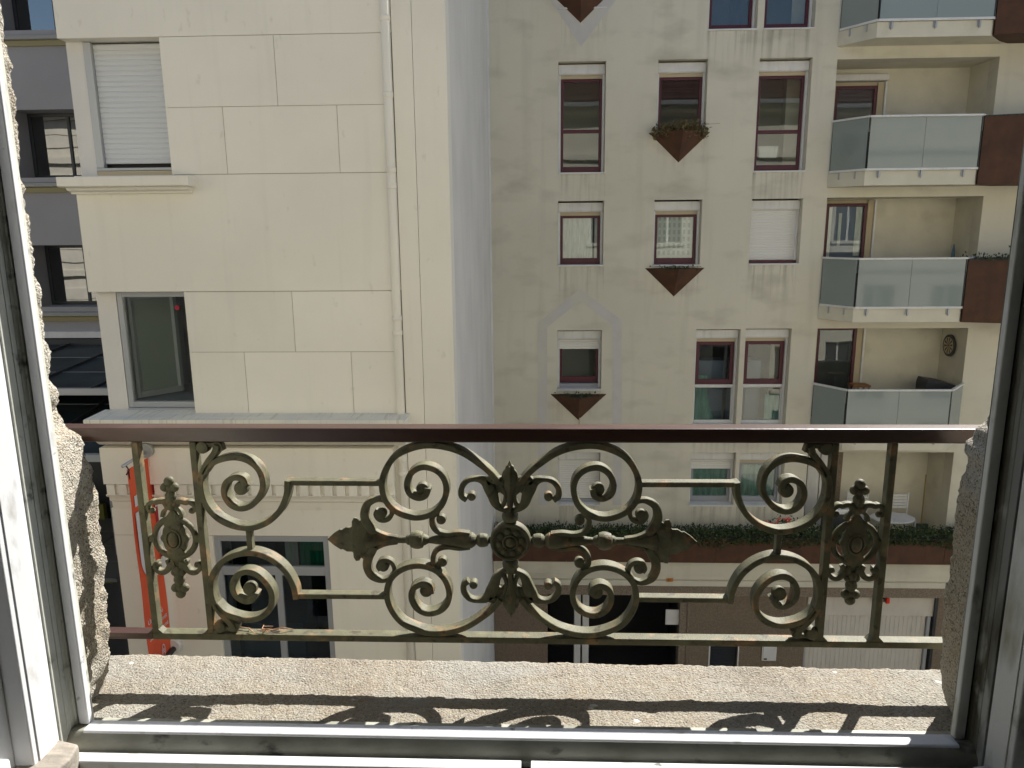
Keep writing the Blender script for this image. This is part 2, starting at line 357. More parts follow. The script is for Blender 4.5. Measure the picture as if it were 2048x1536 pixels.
# ------------------------------------------------------------------ right apartment building  (wall plane Y=15)
RB = 15.0
apt = empty("apartment_building", "stained beige apartment building with maroon windows, glass balconies and a garage", "building", (3.5, RB, 0))
holes = []
PIT = .17
def ru(x): return x
RW = RB+.12                                   # the windows stand back in their reveals
def rwin(x0, x1, z0, z1, style, **k):
    """x0..z1 opening in metres (z relative to the camera)"""
    z0 += CZ; z1 += CZ; holes.append((x0, x1, z0, z1))
    W = empty_part = part("window", MB().box(x0+.002, x1-.002, RW+.135, RW+.16, z0, z0+.025), m_white, apt)
    Yf = RW+.10
    boxh = .21 if k.get('box', True) else 0
    g = .045
    if boxh:
        pr = [(RW+.015, z1-.03), (RW+.13, z1-.03), (RW+.13, z1-boxh), (RW+.04, z1-boxh), (RW+.02, z1-boxh+.02), (RW+.012, z1-boxh+.05)]
        part("shutter_box", MB().extr(pr, 'X', x0+.006, x1-.006), m_white, W, bevel=.006, seg=2)
    zt = z1-boxh
    for xa in (x0+.004, x1-.004-g): part("guide_rail", MB().box(xa, xa+g, RW+.05, RW+.12, z0+.03, zt), m_white, W, bevel=.003, seg=1)
    xa, xb = x0+.004+g, x1-.004-g
    part("sill", MB().box(x0+.003, x1-.003, RB-.022, RW+.134, z0+.001, z0+.03), m_white if style != 'dsill' else m_zinc, W, bevel=.004, seg=1)
    if style == 'shut':
        slats(W, xa, xb, z0+.09, zt, RW+.085, .047, m_slat2)
        part("frame", MB().box(x0+.01, x1-.01, RW+.03, RW+.13, z0+.03, z0+.088), k.get('fm', m_maroon), W, bevel=.004, seg=1)
        interior(W, x0, x1, z0, z1, RW+.22, .3)
        return W
    hd = .065
    part("head_trim", MB().box(xa, xb, Yf-.02, Yf+.05, zt-hd, zt), m_beige, W)
    zt -= hd
    if k.get('part_shut'):
        n = k['part_shut']; slats(W, xa, xb, zt+hd-n*.05, zt+hd, RW+.08, .05, m_slat2)
    zb = z0+.03+k.get('ds', 0)
    if k.get('ds'): part("threshold", MB().box(xa, xb, RW+.03, RW+.12, z0+.03, zb-.012), m_zinc, W)
    fm = k.get('fm', m_maroon)
    if style == 'low':    # upper sash maroon, fixed lower light behind a white rail
        zm = zb+(zt-zb)*k.get('split', .48)
        rails_frame("frame", xa+.005, xb-.005, zm, zt, Yf, Yf+.06, .075, fm, W, bot=.10)
        part("pane", MB().box(xa+.08, xb-.08, Yf+.03, Yf+.036, zm+.1, zt-.075), m_glass, W)
        part("middle_rail", MB().box(xa, xb, Yf-.02, Yf+.07, zm-.05, zm-.003), m_white, W, bevel=.003, seg=1)
        rails_frame("lower_frame", xa, xb, zb, zm-.052, Yf, Yf+.05, .022, m_white, W, bot=.06)
        part("pane", MB().box(xa+.022, xb-.022, Yf+.02, Yf+.026, zb+.06, zm-.074), m_glass, W)
    else:
        ml = [(zb+(zt-zb)*k['tr'], .065)] if 'tr' in k else []
        rails_frame("frame", xa+.005, xb-.005, zb, zt, Yf, Yf+.06, .05, fm, W, bot=.12, mull=ml)
        part("pane", MB().box(xa+.055, xb-.055, Yf+.03, Yf+.036, zb+.12, zt-.05), m_glass, W)
    im = k.get('im', m_int)
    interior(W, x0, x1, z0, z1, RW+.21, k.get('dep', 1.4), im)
    return W
def curtain(W, x0, x1, z0, z1, m, Y=RW+.165, **k):
    return part("curtain", wavy(x0, x1, z0+CZ, z1+CZ, Y, **k), m, W, smooth=True)
m_lace = mat("lace_curtain", (.55, .55, .52), .9)
_nt = m_lace.node_tree; _bk = _nt.nodes.new("ShaderNodeTexBrick"); _g = _nt.nodes.new("ShaderNodeNewGeometry"); _mp = _nt.nodes.new("ShaderNodeMapping")
_sep = _nt.nodes.new("ShaderNodeSeparateXYZ"); _cmb = _nt.nodes.new("ShaderNodeCombineXYZ")
_nt.links.new(_g.outputs['Position'], _sep.inputs[0]); _nt.links.new(_sep.outputs[0], _cmb.inputs[0]); _nt.links.new(_sep.outputs[2], _cmb.inputs[1]); _nt.links.new(_cmb.outputs[0], _mp.inputs[0])
_bk.offset = 0; _bk.inputs['Scale'].default_value = 5.2; _bk.inputs['Brick Width'].default_value = .5; _bk.inputs['Row Height'].default_value = .7
_bk.inputs['Mortar Size'].default_value = .17; _bk.inputs['Mortar Smooth'].default_value = .5
_bk.inputs['Color1'].default_value = (.60, .60, .57, 1); _bk.inputs['Color2'].default_value = (.56, .56, .53, 1); _bk.inputs['Mortar'].default_value = (.78, .78, .73, 1)
_nt.links.new(_mp.outputs[0], _bk.inputs[0]); _nt.links.new(_bk.outputs[0], _nt.nodes["Principled BSDF"].inputs['Base Color'])

A = (1.02, 3.05); B = (-.755, .505)
c1, c2, c3 = (.335, 1.225), (2.195, 3.115), (4.06, 5.03)
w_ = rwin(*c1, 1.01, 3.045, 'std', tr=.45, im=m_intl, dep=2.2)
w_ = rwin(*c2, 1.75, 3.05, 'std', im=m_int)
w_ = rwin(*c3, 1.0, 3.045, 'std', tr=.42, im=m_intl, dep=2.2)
part("lamp_shade", MB().extr([(4.26, CZ+1.3), (4.6, CZ+1.3), (4.62, CZ+1.52), (4.24, CZ+1.52)], 'Y', RW+.3, RW+.5), m_white, w_)
w_ = rwin(*c1, -.75, .505, 'std'); curtain(w_, .38, 1.03, -.68, .28, m_curt, Y=RW+.17, per=.1, amp=.012); curtain(w_, 1.07, 1.19, -.68, .28, m_curt, Y=RW+.17, per=.06, n=8, amp=.012)
w_ = rwin(*c2, -.76, .51, 'std'); curtain(w_, 2.23, 3.08, -.66, .28, m_lace, Y=RW+.165, amp=.006, per=.25)
w_ = rwin(*c3, -.75, .51, 'shut')
w_ = rwin(*c1, -3.26, -2.02, 'std', part_shut=4, ds=.1, im=m_intl, dep=1.5)
w_ = rwin(3.10, 3.98, -4.02, -2.01, 'low', im=m_int); curtain(w_, 3.16, 3.42, -3.95, -3.0, m_teal, per=.09, n=10, flare=.18)
part("furniture", MB().box(3.25, 4.1, RW+.5, RW+.9, CZ-4.1, CZ-2.75), m_bluei, w_)
w_ = rwin(4.08, 4.98, -4.02, -2.0, 'low', im=m_int); curtain(w_, 4.62, 4.92, -3.95, -3.4, m_teal, per=.09, n=10)
part("furniture", MB().box(4.0, 4.6, RW+.5, RW+.9, CZ-4.1, CZ-2.75), m_bluei, w_)
w_ = rwin(.36, 1.235, -5.74, -4.575, 'shut', fm=m_zinc)
w_ = rwin(3.10, 4.02, -5.74, -4.57, 'std', part_shut=4, fm=m_zinc); curtain(w_, 3.2, 3.95, -5.62, -4.7, m_teal, per=.12)
w_ = rwin(4.10, 5.02, -5.74, -4.57, 'std', fm=m_zinc); curtain(w_, 4.2, 4.95, -5.62, -4.7, m_teal, per=.12)
w_ = rwin(3.085, 3.98, 3.53, 5.5, 'std', tr=.62, im=m_int)
w_ = rwin(4.10, 5.02, 3.53, 5.5, 'std', tr=.62, im=m_int)
w_ = rwin(.335, 1.225, 3.95, 5.5, 'std', im=m_int)
w_ = rwin(9.12, 10.1, -3.2, -2.02, 'std')
for xa in (10.8, 13.2, 15.8):
    for zz in (-5.74, -3.26, -.75, 1.75, 4.2):
        rwin(xa, xa+.95, zz, zz+1.25, 'std')

part("roof_slab", MB().box(-1, 17.6, RB+.2, 30, CZ+12.2, CZ+12.5), m_zinc, apt)
part("building_core", MB().box(-.9, 17.4, RB+2.6, 29, .05, CZ+12.19), m_dark, apt)
part("end_wall", MB().box(17.4, 17.6, RB, RB+2.6, .05, CZ+12.19), m_rwall, apt)
m_stain = bpy.data.materials.new("runoff_stain"); m_stain.use_nodes = True
_nt = m_stain.node_tree; _pb = _nt.nodes["Principled BSDF"]; _pb.inputs['Base Color'].default_value = (.20, .17, .12, 1); _pb.inputs['Roughness'].default_value = .95
_g = _nt.nodes.new("ShaderNodeNewGeometry"); _mp = _nt.nodes.new("ShaderNodeMapping"); _mp.inputs['Scale'].default_value = (7, 1, .35)
_n = _nt.nodes.new("ShaderNodeTexNoise"); _n.inputs['Scale'].default_value = 1.6; _n.inputs['Detail'].default_value = 4
_tc = _nt.nodes.new("ShaderNodeTexCoord"); _sp = _nt.nodes.new("ShaderNodeSeparateXYZ"); _m1 = _nt.nodes.new("ShaderNodeMapRange"); _m1.inputs[1].default_value = .48; _m1.inputs[2].default_value = .85; _m1.inputs[4].default_value = .24
_mm = _nt.nodes.new("ShaderNodeMath"); _mm.operation = 'MULTIPLY'
_nt.links.new(_g.outputs['Position'], _mp.inputs[0]); _nt.links.new(_mp.outputs[0], _n.inputs['Vector']); _nt.links.new(_n.outputs[0], _m1.inputs[0])
_nt.links.new(_tc.outputs['Generated'], _sp.inputs[0]); _nt.links.new(_m1.outputs[0], _mm.inputs[0]); _nt.links.new(_sp.outputs[2], _mm.inputs[1]); _nt.links.new(_mm.outputs[0], _pb.inputs['Alpha'])
for a, b, c, d in list(holes):
    if b < 6: part("runoff_stain", MB().box(a-.02, b+.02, RB-.0035, RB-.001, c-.75, c-.002), m_stain, apt)
# loggias: recess openings at four levels
LX0, LX1 = 5.48, 8.41
LV = [5.51, 3.0, .52, -2.0, -4.55]          # opening tops (z rel)
FL = [3.5, .99, -1.515, -4.03, -6.5]        # floor tops
LY = RB+.95
for i in range(5): holes.append((LX0, LX1, FL[i]+CZ-.0, LV[i]+CZ))
WZ0, WZ1 = CZ-6.50, CZ+12.5
wall("wall", apt, m_rwall, RB, -.985, 17.5, WZ0, WZ1, [h for h in holes], .315)
for i in range(5):
    f, t = FL[i]+CZ, LV[i]+CZ
    lg = part("loggia", MB().quad((LX0-.6, LY, f), (LX1+.0, LY, f), (LX1, LY, t), (LX0-.6, LY, t))
              .quad((LX1+.001, RB+.317, f), (LX1+.001, RB+.317, t), (LX1+.001, LY, t), (LX1+.001, LY, f))
              .quad((LX0-.6, RB+.317, t), (LX0-.6, LY, t), (LX1, LY, t), (LX1, RB+.317, t))
              .quad((LX0-.6, RB+.317, f), (LX1, RB+.317, f), (LX1, LY, f), (LX0-.6, LY, f)), m_soff if i < 4 else m_soff, apt)
    # door to the balcony
    dx0, dx1 = 5.80, 6.52
    dt = t-.10 if i != 1 and i != 3 else t-.10
    if i < 4:
        part("shutter_box", MB().box(dx0-.1, dx1+.28, LY-.16, LY-.01, t-.24, t-.11), m_white, lg, bevel=.02) if i == 1 else None
        zt = t-.26 if i == 1 else t-.03
        part("door_trim", MB().box(dx0-.06, dx0-.0, LY-.10, LY-.01, f, zt).box(dx1+.10, dx1+.22, LY-.10, LY-.01, f, zt).box(dx0, dx1+.10, LY-.06, LY-.01, zt-.06, zt), m_beige, lg)
        part("door_guide", MB().box(dx1+.222, dx1+.26, LY-.14, LY-.01, f, zt), m_white, lg)
        fr = rails_frame("door_frame", dx0, dx1+.1, f+.02, zt-.062, LY-.09, LY-.03, .06, m_maroon, lg)
        part("door_pane", MB().box(dx0+.06, dx1+.04, LY-.05, LY-.042, f+.08, zt-.122), m_glass, lg)
        part("door_back", MB().box(dx0+.06, dx1+.04, LY-.02, LY-.012, f+.08, zt-.122), m_bluei if i == 2 else m_dark, lg)
        if i == 2: 
            part("curtain", wavy(dx0+.07, dx0+.14, f+.5, zt-.13, LY-.034, n=6, amp=.004, per=.03), m_curt, lg); part("curtain", wavy(dx0+.28, dx0+.34, f+1.1, zt-.25, LY-.034, n=6, amp=.004, per=.03), m_curt, lg)
            part("curtain", wavy(dx1-.1, dx1+.02, f+.9, zt-.13, LY-.034, n=8, amp=.004, per=.03), m_curt, lg)
    else:
        for q in range(2):
            part("door_panel", MB().box(LX0+.35+q*.27, LX0+.60+q*.27, LY-.05, LY-.02, f, t-.01), m_white, lg, bevel=.006)
        part("door_trim", MB().box(LX0+.91, LX0+1.08, LY-.06, LY-.01, f, t-.01), m_rough, lg)
# balconies
BX0, BX1, BY = 5.885, 7.86, 14.35
def balcony(rt, rb):
    """rt,rb: heights of the top and bottom rails of the glass"""
    rt += CZ; rb += CZ; sb = rb-.29
    sl_ = part("balcony", MB().extr([(LX0-.02, RB-.002), (BX0, BY), (BX1, BY), (LX1+.02, RB-.002)], 'Z', sb, rb-.03), m_soff, apt, bevel=.006, seg=1)
    pts = [(LX0-.01, RB-.03), (BX0, BY-.03), (BX1, BY-.03), (LX1+.01, RB-.03)]
    for a, b, nb in ((0, 1, 2), (1, 2, 3), (2, 3, 2)):
        p, q = Vector((*pts[a], 0)), Vector((*pts[b], 0)); d = (q-p); L = d.length; d.normalize(); n = Vector((d.y, -d.x, 0))
        def bar(s0, s1, o0, o1, z0, z1):
            vs = []
            for z in (z0, z1):
                for s, o in ((s0, o0), (s1, o0), (s1, o1), (s0, o1)): vs.append(p+d*s+n*o+Vector((0, 0, z)))
            return MB().add(vs, [(0,1,2,3),(7,6,5,4),(0,4,5,1),(1,5,6,2),(2,6,7,3),(3,7,4,0)])
        part("top_rail", bar(0, L, -.03, .025, rt-.035, rt), m_white, sl_, bevel=.005)
        part("bottom_rail", bar(0, L, -.012, .012, rb-.03, rb+.012), m_white, sl_, bevel=.005)
        k = 2 if a == 1 else 1
        for j in range(k):
            part("glass_pane", bar(L*j/k+(.02 if j == 0 else .003), L*(j+1)/k-(.003 if j < k-1 else .02), -.006, .006, rb+.013, rt-.036), m_frost, sl_)
        for j in range(nb):
            s = L*(.28+.44*j) if nb == 2 else L*(.12+.38*j)
            part("bracket", bar(s-.035, s+.035, -.029, -.018, rb-.14, rb-.031).add(bar(s-.01, s+.01, -.018, .014, rb-.16, rb-.031).v, bar(s-.01, s+.01, -.018, .014, rb-.16, rb-.031).f), m_alu, sl_)
        if a < 2: part("corner_post", bar(L-.018, L+.004, -.02, .004, rb+.0, rt-.28), m_black, sl_)
    return sl_
for rt, rb in ((4.44, 3.505), (1.918, .993), (-.597, -1.515), (-3.09, -4.03)): balcony(rt, rb)

# blue-grey painted bands on the wall (flat paint)
def band(pts, wd, closed=False):
    P = [Vector((a, 0, b)) for a, b in pts]; mb = MB(); L = []; R_ = []
    for i, p in enumerate(P):
        d0 = (P[i]-P[i-1]).normalized() if i else None; d1 = (P[i+1]-P[i]).normalized() if i < len(P)-1 else None
        n0 = Vector((-d0.z, 0, d0.x)) if d0 else None; n1 = Vector((-d1.z, 0, d1.x)) if d1 else None
        n = (n0+n1).normalized() if n0 and n1 else (n0 or n1); k = 1/max(.3, n.dot(n0 or n1))
        L.append(p+n*wd*.5*k); R_.append(p-n*wd*.5*k)
    for i in range(len(P)-1):
        a, b, c, d = L[i], L[i+1], R_[i+1], R_[i]
        mb.add([(q.x, RB-.004, q.z) for q in (a, b, c, d)]+[(q.x, RB-.0005, q.z) for q in (a, b, c, d)], [(0,1,2,3),(7,6,5,4),(0,4,5,1),(1,5,6,2),(2,6,7,3),(3,7,4,0)])
    return mb
def rz(x, y): p = at(x, y, RB); return (p.x, p.z)
part("painted_band", band([rz(1085, 1010), rz(1085, 650), rz(1160, 590), rz(1234, 645), rz(1234, 1010)], .19), m_paint, apt)
part("painted_band", band([(-.25, CZ+4.9), rz(1163, 72), (1.9, CZ+4.9)], .22), m_paint, apt)

# terrace slab, ground floor
TY = 14.3; G1 = CZ-6.66
part("terrace_edge", MB().extr([(TY, G1-.30), (TY, G1-.002), (RB+.19, G1-.002), (RB+.19, G1-.30)], 'X', -.98, 17), m_rwall, apt, bevel=.01)
part("cornice_moulding", MB().extr([(TY+.05, G1-.44), (TY+.02, G1-.40), (TY+.02, G1-.302), (TY+.4, G1-.302), (TY+.4, G1-.44)], 'X', -.98, 17), m_rwall, apt, bevel=.005)
part("cornice_moulding", MB().box(-.98, 17, TY+.03, TY+.4, G1-.56, G1-.442), m_rwall, apt, bevel=.006)
part("roughcast_band", MB().box(-.98, 17, TY+.07, TY+.4, G1-.79, G1-.562), m_rough2, apt)
GY = 14.47; gz = G1-.79
wall("ground_floor_wall", apt, m_rough, GY, -.985, 17, .05, gz-.001, [(.14, 3.05, .05, gz-.04), (5.50, 8.15, .05, gz-.045), (3.56, 4.13, .5, CZ-8.45)], .3)
part("dark_shadow_strip", MB().box(-.98, 17, GY-.01, GY+.06, gz-.03, gz-.002), m_dark, apt)  # dark strip drawn in place of the shadow line under the roughcast band
part("entrance_floor", MB().box(-.9, 17.3, GY+.31, RB+2.59, .135, .15), m_dark, apt)
en = part("entrance", MB().box(.2, 3.0, GY+1.9, GY+1.95, .05, gz), m_black, apt, label="dark entrance hall")
part("side_wall", MB().box(.1, .14, GY+.301, GY+1.9, .05, gz).box(3.05, 3.1, GY+.301, GY+1.9, .05, gz).box(.14, 3.05, GY+.3, GY+1.9, gz-.04, gz-.02), m_dark, en)
part("column", MB().box(.72, .86, GY+.5, GY+.7, .05, gz-.04).box(.90, 1.04, GY+.5, GY+.7, .05, gz-.04), m_white, en, bevel=.01)
part("side_reveal", MB().box(2.90, 3.048, GY+.02, GY+.29, .05, gz-.05), m_rough2, en)
solo("notice_board", MB().box(2.62, 3.0, GY+.10, GY+.13, CZ-8.22, CZ-7.88), m_white, "white notice sheet hanging in the dark entrance", "notice", bevel=.004)
vt = part("vent_grille", MB().box(3.565, 4.125, GY+.1, GY+.12, .5, CZ-8.455), m_dark, apt)
for i in range(26): part("louvre", MB().extr([(GY+.04, .52+i*.038), (GY+.09, .55+i*.038), (GY+.095, .54+i*.038), (GY+.045, .51+i*.038)], 'X', 3.59, 4.1), m_dark, vt)
part("vent_trim", MB().box(3.53, 3.558, GY-.01, GY+.1, .5, CZ-8.45).box(4.132, 4.16, GY-.01, GY+.1, .5, CZ-8.45), m_white, vt)
ml = part("meter_cupboard", MB().box(4.63, 4.93, GY-.04, GY-.001, CZ-8.95, CZ-8.35), m_white, apt, bevel=.008)
part("cupboard_door", MB().box(4.655, 4.905, GY-.052, GY-.041, CZ-8.93, CZ-8.37), m_white, ml, bevel=.004)
part("lock", MB().box(4.67, 4.73, GY-.06, GY-.0525, CZ-8.91, CZ-8.88), m_black, ml)
gd = part("garage_door", MB().box(5.52, 8.13, GY+.12, GY+.14, .05, gz-.05), m_garage, apt)
nb = 27; bw = (7.98-5.56)/nb; bme, _c = mesh_of(MB().box(-bw/2+.0022, bw/2-.0022, -.012, .012, -1.0, 1.0), "batten", m_garage)
for i in range(nb): inst("batten", bme, (5.56+bw*(i+.5), GY+.108, 1.05), gd)
part("lintel_panel", MB().box(5.53, 8.12, GY+.05, GY+.115, 2.06, gz-.055), m_garage, gd, bevel=.006)
part("door_track", MB().box(7.99, 8.05, GY+.04, GY+.11, .05, 2.055).box(5.50, 5.55, GY+.04, GY+.11, .05, 2.055), m_alu, gd)
part("door_seal", MB().box(8.09, 8.145, GY+.001, GY+.11, .05, gz-.05), m_dark, gd)
bc = part("warning_lamp", MB().box(6.98, 7.06, GY-.03, GY+.049, CZ-7.58, CZ-7.52), m_dark, apt)
part("lens", MB().box(7.07, 7.14, GY-.06, GY+.02, CZ-7.61, CZ-7.49), m_red, bc, bevel=.01)
part("speaker_cone", MB().disc_y(6.92, CZ-7.53, .09, GY-.05, GY+.049), m_beige, bc, bevel=.01)
# house number plate: orange with dark figures
pl = at(1339.5, 1160, TY+.02)
npo = solo("number_plate", MB().box(pl.x-.068, pl.x+.068, TY+.008, TY+.019, pl.z-.035, pl.z+.045), m_yel, "small orange plate with the number 81 above the entrance", "sign", bevel=.003)

def text(s, size, loc, rot, m, parent=None, name="lettering", ext=.001, sx=1.0):
    cu = bpy.data.curves.new(name, 'FONT'); cu.body = s; cu.size = size; cu.extrude = ext; cu.align_x = 'LEFT'
    tmp = bpy.data.objects.new(name, cu); COL.objects.link(tmp)
    dg = bpy.context.evaluated_depsgraph_get(); me = bpy.data.meshes.new_from_object(tmp.evaluated_get(dg)); bpy.data.objects.remove(tmp)
    me.materials.clear(); me.materials.append(m)
    for v in me.vertices: v.co.x *= sx
    o = inst(name, me, loc, parent, rot); return o
text("81", .085, (pl.x-.045, TY+.006, pl.z-.026), (math.pi/2, 0, 0), m_dark, npo)

# ------------------------------------------------------------------ planters of the apartment building
def leaves(n, fn, size, seed=1, up=.3):
    rnd = random.Random(seed); mb = MB()
    for i in range(n):
        c = Vector(fn(rnd)); s = size*rnd.uniform(.6, 1.3)
        a = Vector((rnd.gauss(0, 1), rnd.gauss(0, 1), rnd.gauss(0, 1)+up)).normalized(); b = a.cross(Vector((rnd.gauss(0, 1), rnd.gauss(0, 1), rnd.gauss(0, 1)))).normalized()
        mb.add([c, c+(a*.5+b*.32)*s, c+a*s+a.cross(b)*s*.15, c+(a*.5-b*.32)*s], [(0,1,2,3)])
    return mb
def tri_planter(px0, px1, py, apx, apy, label, pl_kind):
    p0, p1, ap = at(px0, py, RB), at(px1, py, RB), at(apx, apy, RB)
    z = (p0.z+p1.z)/2; cx = (p0.x+p1.x)/2; hw = (p1.x-p0.x)/2; h = z-ap.z; dp = .42
    o = empty("hanging_planter", label, "planter", (cx, RB, z), "pyramid planters under the windows")
    a, b, c, d = (cx-hw, RB-.003, z), (cx+hw, RB-.003, z), (cx, RB-dp, z), (cx, RB-.003, z-h)
    body = MB().add([a, b, c, d], [(0, 2, 3), (2, 1, 3), (0, 3, 1)])
    k = .93; e = [(cx-hw*k, RB-.012, z-.04), (cx+hw*k, RB-.012, z-.04), (cx, RB-dp*k, z-.04)]
    body.add([a, b, c]+e, [(0, 1, 4, 3), (1, 2, 5, 4), (2, 0, 3, 5)])
    part("shell", body, m_rust, o)
    part("soil", MB().add([(q[0], q[1], q[2]) for q in e], [(0, 1, 2)]), m_soil, o)
    def f(r):
        while 1:
            x = r.uniform(-hw, hw)*.9; y = r.uniform(0, dp)*.9
            if y/dp+abs(x)/hw < .93: return (cx+x, RB-.02-y, z-.02+r.random()**2*(.18 if pl_kind == 2 else .05))
    if pl_kind == 2:
        part("foliage", leaves(650, f, .07, 3).add(*(lambda q: (q.v, q.f))(leaves(260, lambda r: (cx+r.uniform(-hw*.95, hw*.9), RB-.06-r.uniform(.0, .3)*.6, z+r.uniform(-.11, .06)), .075, 9))), m_leafb, o)
        st_ = MB()
        rr = random.Random(5)
        for q in range(16):
            x = cx+rr.uniform(-hw*.8, hw*.8); st_.tube([(x, RB-.1, z), (x+rr.uniform(-.05, .1), RB-.15, z+.12), (x+rr.uniform(-.1, .35), RB-.18, z+rr.uniform(.12, .24))], .003, 4)
        part("stem", st_, m_leafb, o)
    elif pl_kind == 1: part("foliage", leaves(160, f, .05, 4), m_leafd, o)
    return o
tri_planter(1298, 1420, 265, 1359, 325, "pyramid-shaped rusty planter full of withered plants below the upper middle window", 2)
tri_planter(1290, 1409, 536, 1350, 593, "rusty pyramid planter without flowers under the window with the patterned lace curtain", 1)
tri_planter(1101, 1213, 788, 1159, 840, "rusty pyramid planter framed by the painted pointed band, drip pipe below", 1)
tp = tri_planter(1095, 1228, -20, 1161, 46, "rusty pyramid planter cut by the top of the view above the painted V", 0)
dp = at(1159, 838, RB)
solo("drip_pipe", MB().tube([(dp.x, RB-.02, dp.z+.03), (dp.x, RB-.02, dp.z-.18), (dp.x, RB-.0, dp.z-.2)], .012), m_beige, "short beige drip pipe at the tip of the lowest pyramid planter", "pipe")

def box_planter(z0, z1, label, leafy):
    z0 += CZ; z1 += CZ
    o = empty("box_planter", label, "planter", (8.8, 14.3, z0), "large rusty balcony planters")
    poly = [(BX1+.02, BY-.05), (BX1+1.95, 13.75), (BX1+2.3, RB-.01), (LX1+.1, RB-.01), (BX1+.08, BY+.2)]
    mb = MB().extr(poly, 'Z', z0, z1)
    part("shell", mb, m_rust, o)
    part("soil", MB().extr([(x*.985+.13, y*.99+.145) for x, y in poly], 'Z', z1+.001, z1+.03), m_soil, o)
    if leafy:
        part("foliage", leaves(500, lambda r: (r.uniform(8.0, 9.8), r.uniform(14.0, 14.8), z1+.03+r.random()**3*.10), .05, 8), m_leafd, o)
        s = MB(); s.tube([(8.62, 14.2, z1), (8.66, 14.2, z1+.15), (8.64, 14.2, z1+.24)], .004, 5)
        part("stem", s, m_leafg, o)
        part("leaf", leaves(26, lambda r: (8.64+r.gauss(0, .06), 14.2+r.gauss(0, .03), z1+.08+r.random()*.17), .07, 11), m_leafg, o)
    return o
box_planter(3.22, 4.5, "large rusty planter beside the topmost glass balcony", False)
box_planter(.70, 1.86, "large rusty planter beside the middle glass balcony, nothing growing above its rim", False)
box_planter(-1.80, -.66, "large rusty planter with weeds and a small sapling beside the lower glass balcony", True)

lp = empty("long_planter", "long rusty terrace planter with trailing ivy running above the entrance and garage", "planter", (4, TY-.05, G1))
xs_ = [-.98+i*1.5 for i in range(13)]
for i in range(12): part("panel", MB().box(xs_[i], xs_[i+1]-.005, TY-.075, TY-.06, G1+.01, G1+.52), m_rust, lp)
part("trough", MB().box(-.98, 17, TY-.059, TY+.34, G1+.02, G1+.50), m_rust, lp); part("soil", MB().box(-.97, 16.9, TY-.05, TY+.33, G1+.501, G1+.54), m_soil, lp)
def fi(r):
    x = r.uniform(-.95, 9.6); b = .05+.07*noise.noise(Vector((x*1.7, 0, 0)))+.05*noise.noise(Vector((x*6, 3, 0)))
    if r.random() < .25: return (x, TY-.09, G1+.52-r.random()**1.5*(.10+.22*max(0, noise.noise(Vector((x*1.3, 7, 0))))))
    return (x, TY+r.uniform(-.09, .33), G1+.53+r.random()*max(.02, b+.1))
hd = part("foliage", leaves(15000, fi, .05, 21), m_leafd, lp, kind="stuff")
def fgr(seed, n):
    r = random.Random(seed); mb = MB()
    for i in range(n):
        x = r.uniform(-.9, 9.4); h = r.uniform(.1, .34); b = Vector((x, TY+r.uniform(0, .3), G1+.55)); t = b+Vector((r.uniform(-.12, .12), r.uniform(-.05, .05), h))
        mb.add([b, b+Vector((.008, 0, 0)), t], [(0, 1, 2)])
    return mb
part("grass", fgr(4, 420), m_leafg, lp, kind="stuff")
# geranium in flower
ge = at(1565, 1040, TY+.15)
gp = empty("geranium", "geranium with red flowers growing in the long terrace planter", "plant", (ge.x, ge.y, G1+.5))
part("foliage", leaves(420, lambda r: (ge.x+r.gauss(0, .17), ge.y-.05+r.gauss(0, .06), G1+.56+abs(r.gauss(0, .17))), .055, 31), m_leafg, gp)
rr = random.Random(12)
for i in range(15):
    fx, fz = ge.x+rr.gauss(-.03, .20), G1+.62+rr.random()*.34
    mb = MB()
    for q in range(7): mb.ball((fx+rr.gauss(0, .016), ge.y-.17+rr.gauss(0, .014), fz+rr.gauss(0, .014)), .016, .014, .014, 6, 4)
    part("flower", mb, m_petal, gp)

# things on the loggias
db = at(1900, 690, 15.6); dX = LX1-.02
dbo = empty("dartboard", "round black dartboard on the side wall of the lowest glass balcony", "dartboard", (dX, 15.55, db.z))
def ring(r0, r1, x, n=20):
    mb = MB(); vs = []; fs = []
    for k in range(n):
        g = 2*math.pi*k/n
        for r in (r0, r1):
            for dx in (0, -.01): vs.append((x+dx, 15.55+r*math.cos(g), db.z+r*math.sin(g)))
    for k in range(n):
        a = 4*k; b = 4*((k+1) % n); fs += [(a, a+2, b+2, b), (a+1, b+1, b+3, a+3), (a+2, a+3, b+3, b+2), (a, b, b+1, a+1)]
    return mb.add(vs, fs)
part("board", MB().add([(dX-.03*(k % 2), 15.55+.225*math.cos(k//2*math.pi/12), db.z+.225*math.sin(k//2*math.pi/12)) for k in range(48)],
     [(2*i, 2*((i+1) % 24), 2*((i+1) % 24)+1, 2*i+1) for i in range(24)]+[tuple(range(0, 48, 2)), tuple(range(1, 48, 2))]), m_dark, dbo)
for k in range(20):
    g0, g1 = 2*math.pi*k/20, 2*math.pi*(k+1)/20
    if k % 2: continue
    part("segment", MB().add([(dX-.034, 15.55+r*math.cos(g), db.z+r*math.sin(g)) for r, g in ((.02, g0), (.165, g0), (.165, g1), (.02, g1))], [(0,1,2,3)]), m_beige, dbo)
part("wire_ring", ring(.165, .172, dX-.032), m_beige, dbo)
def broom(px, py0, py1, Y, m, label):
    a, b = at(px[0], py0, Y), at(px[1], py1, Y); a.y = Y+.1
    o = empty("broom", label, "broom", b); 
    part("handle", MB().tube([b, a], .013, 8), m, o)
    part("head", MB().box(b.x-.14, b.x+.14, Y-.03, Y+.03, b.z-.1, b.z), m_dark, o)
broom((1857, 1842), 952, 1048, 15.5, mat("bamboo", (.30, .20, .07)), "broom with a yellow handle leaning in the corner of the ground terrace")
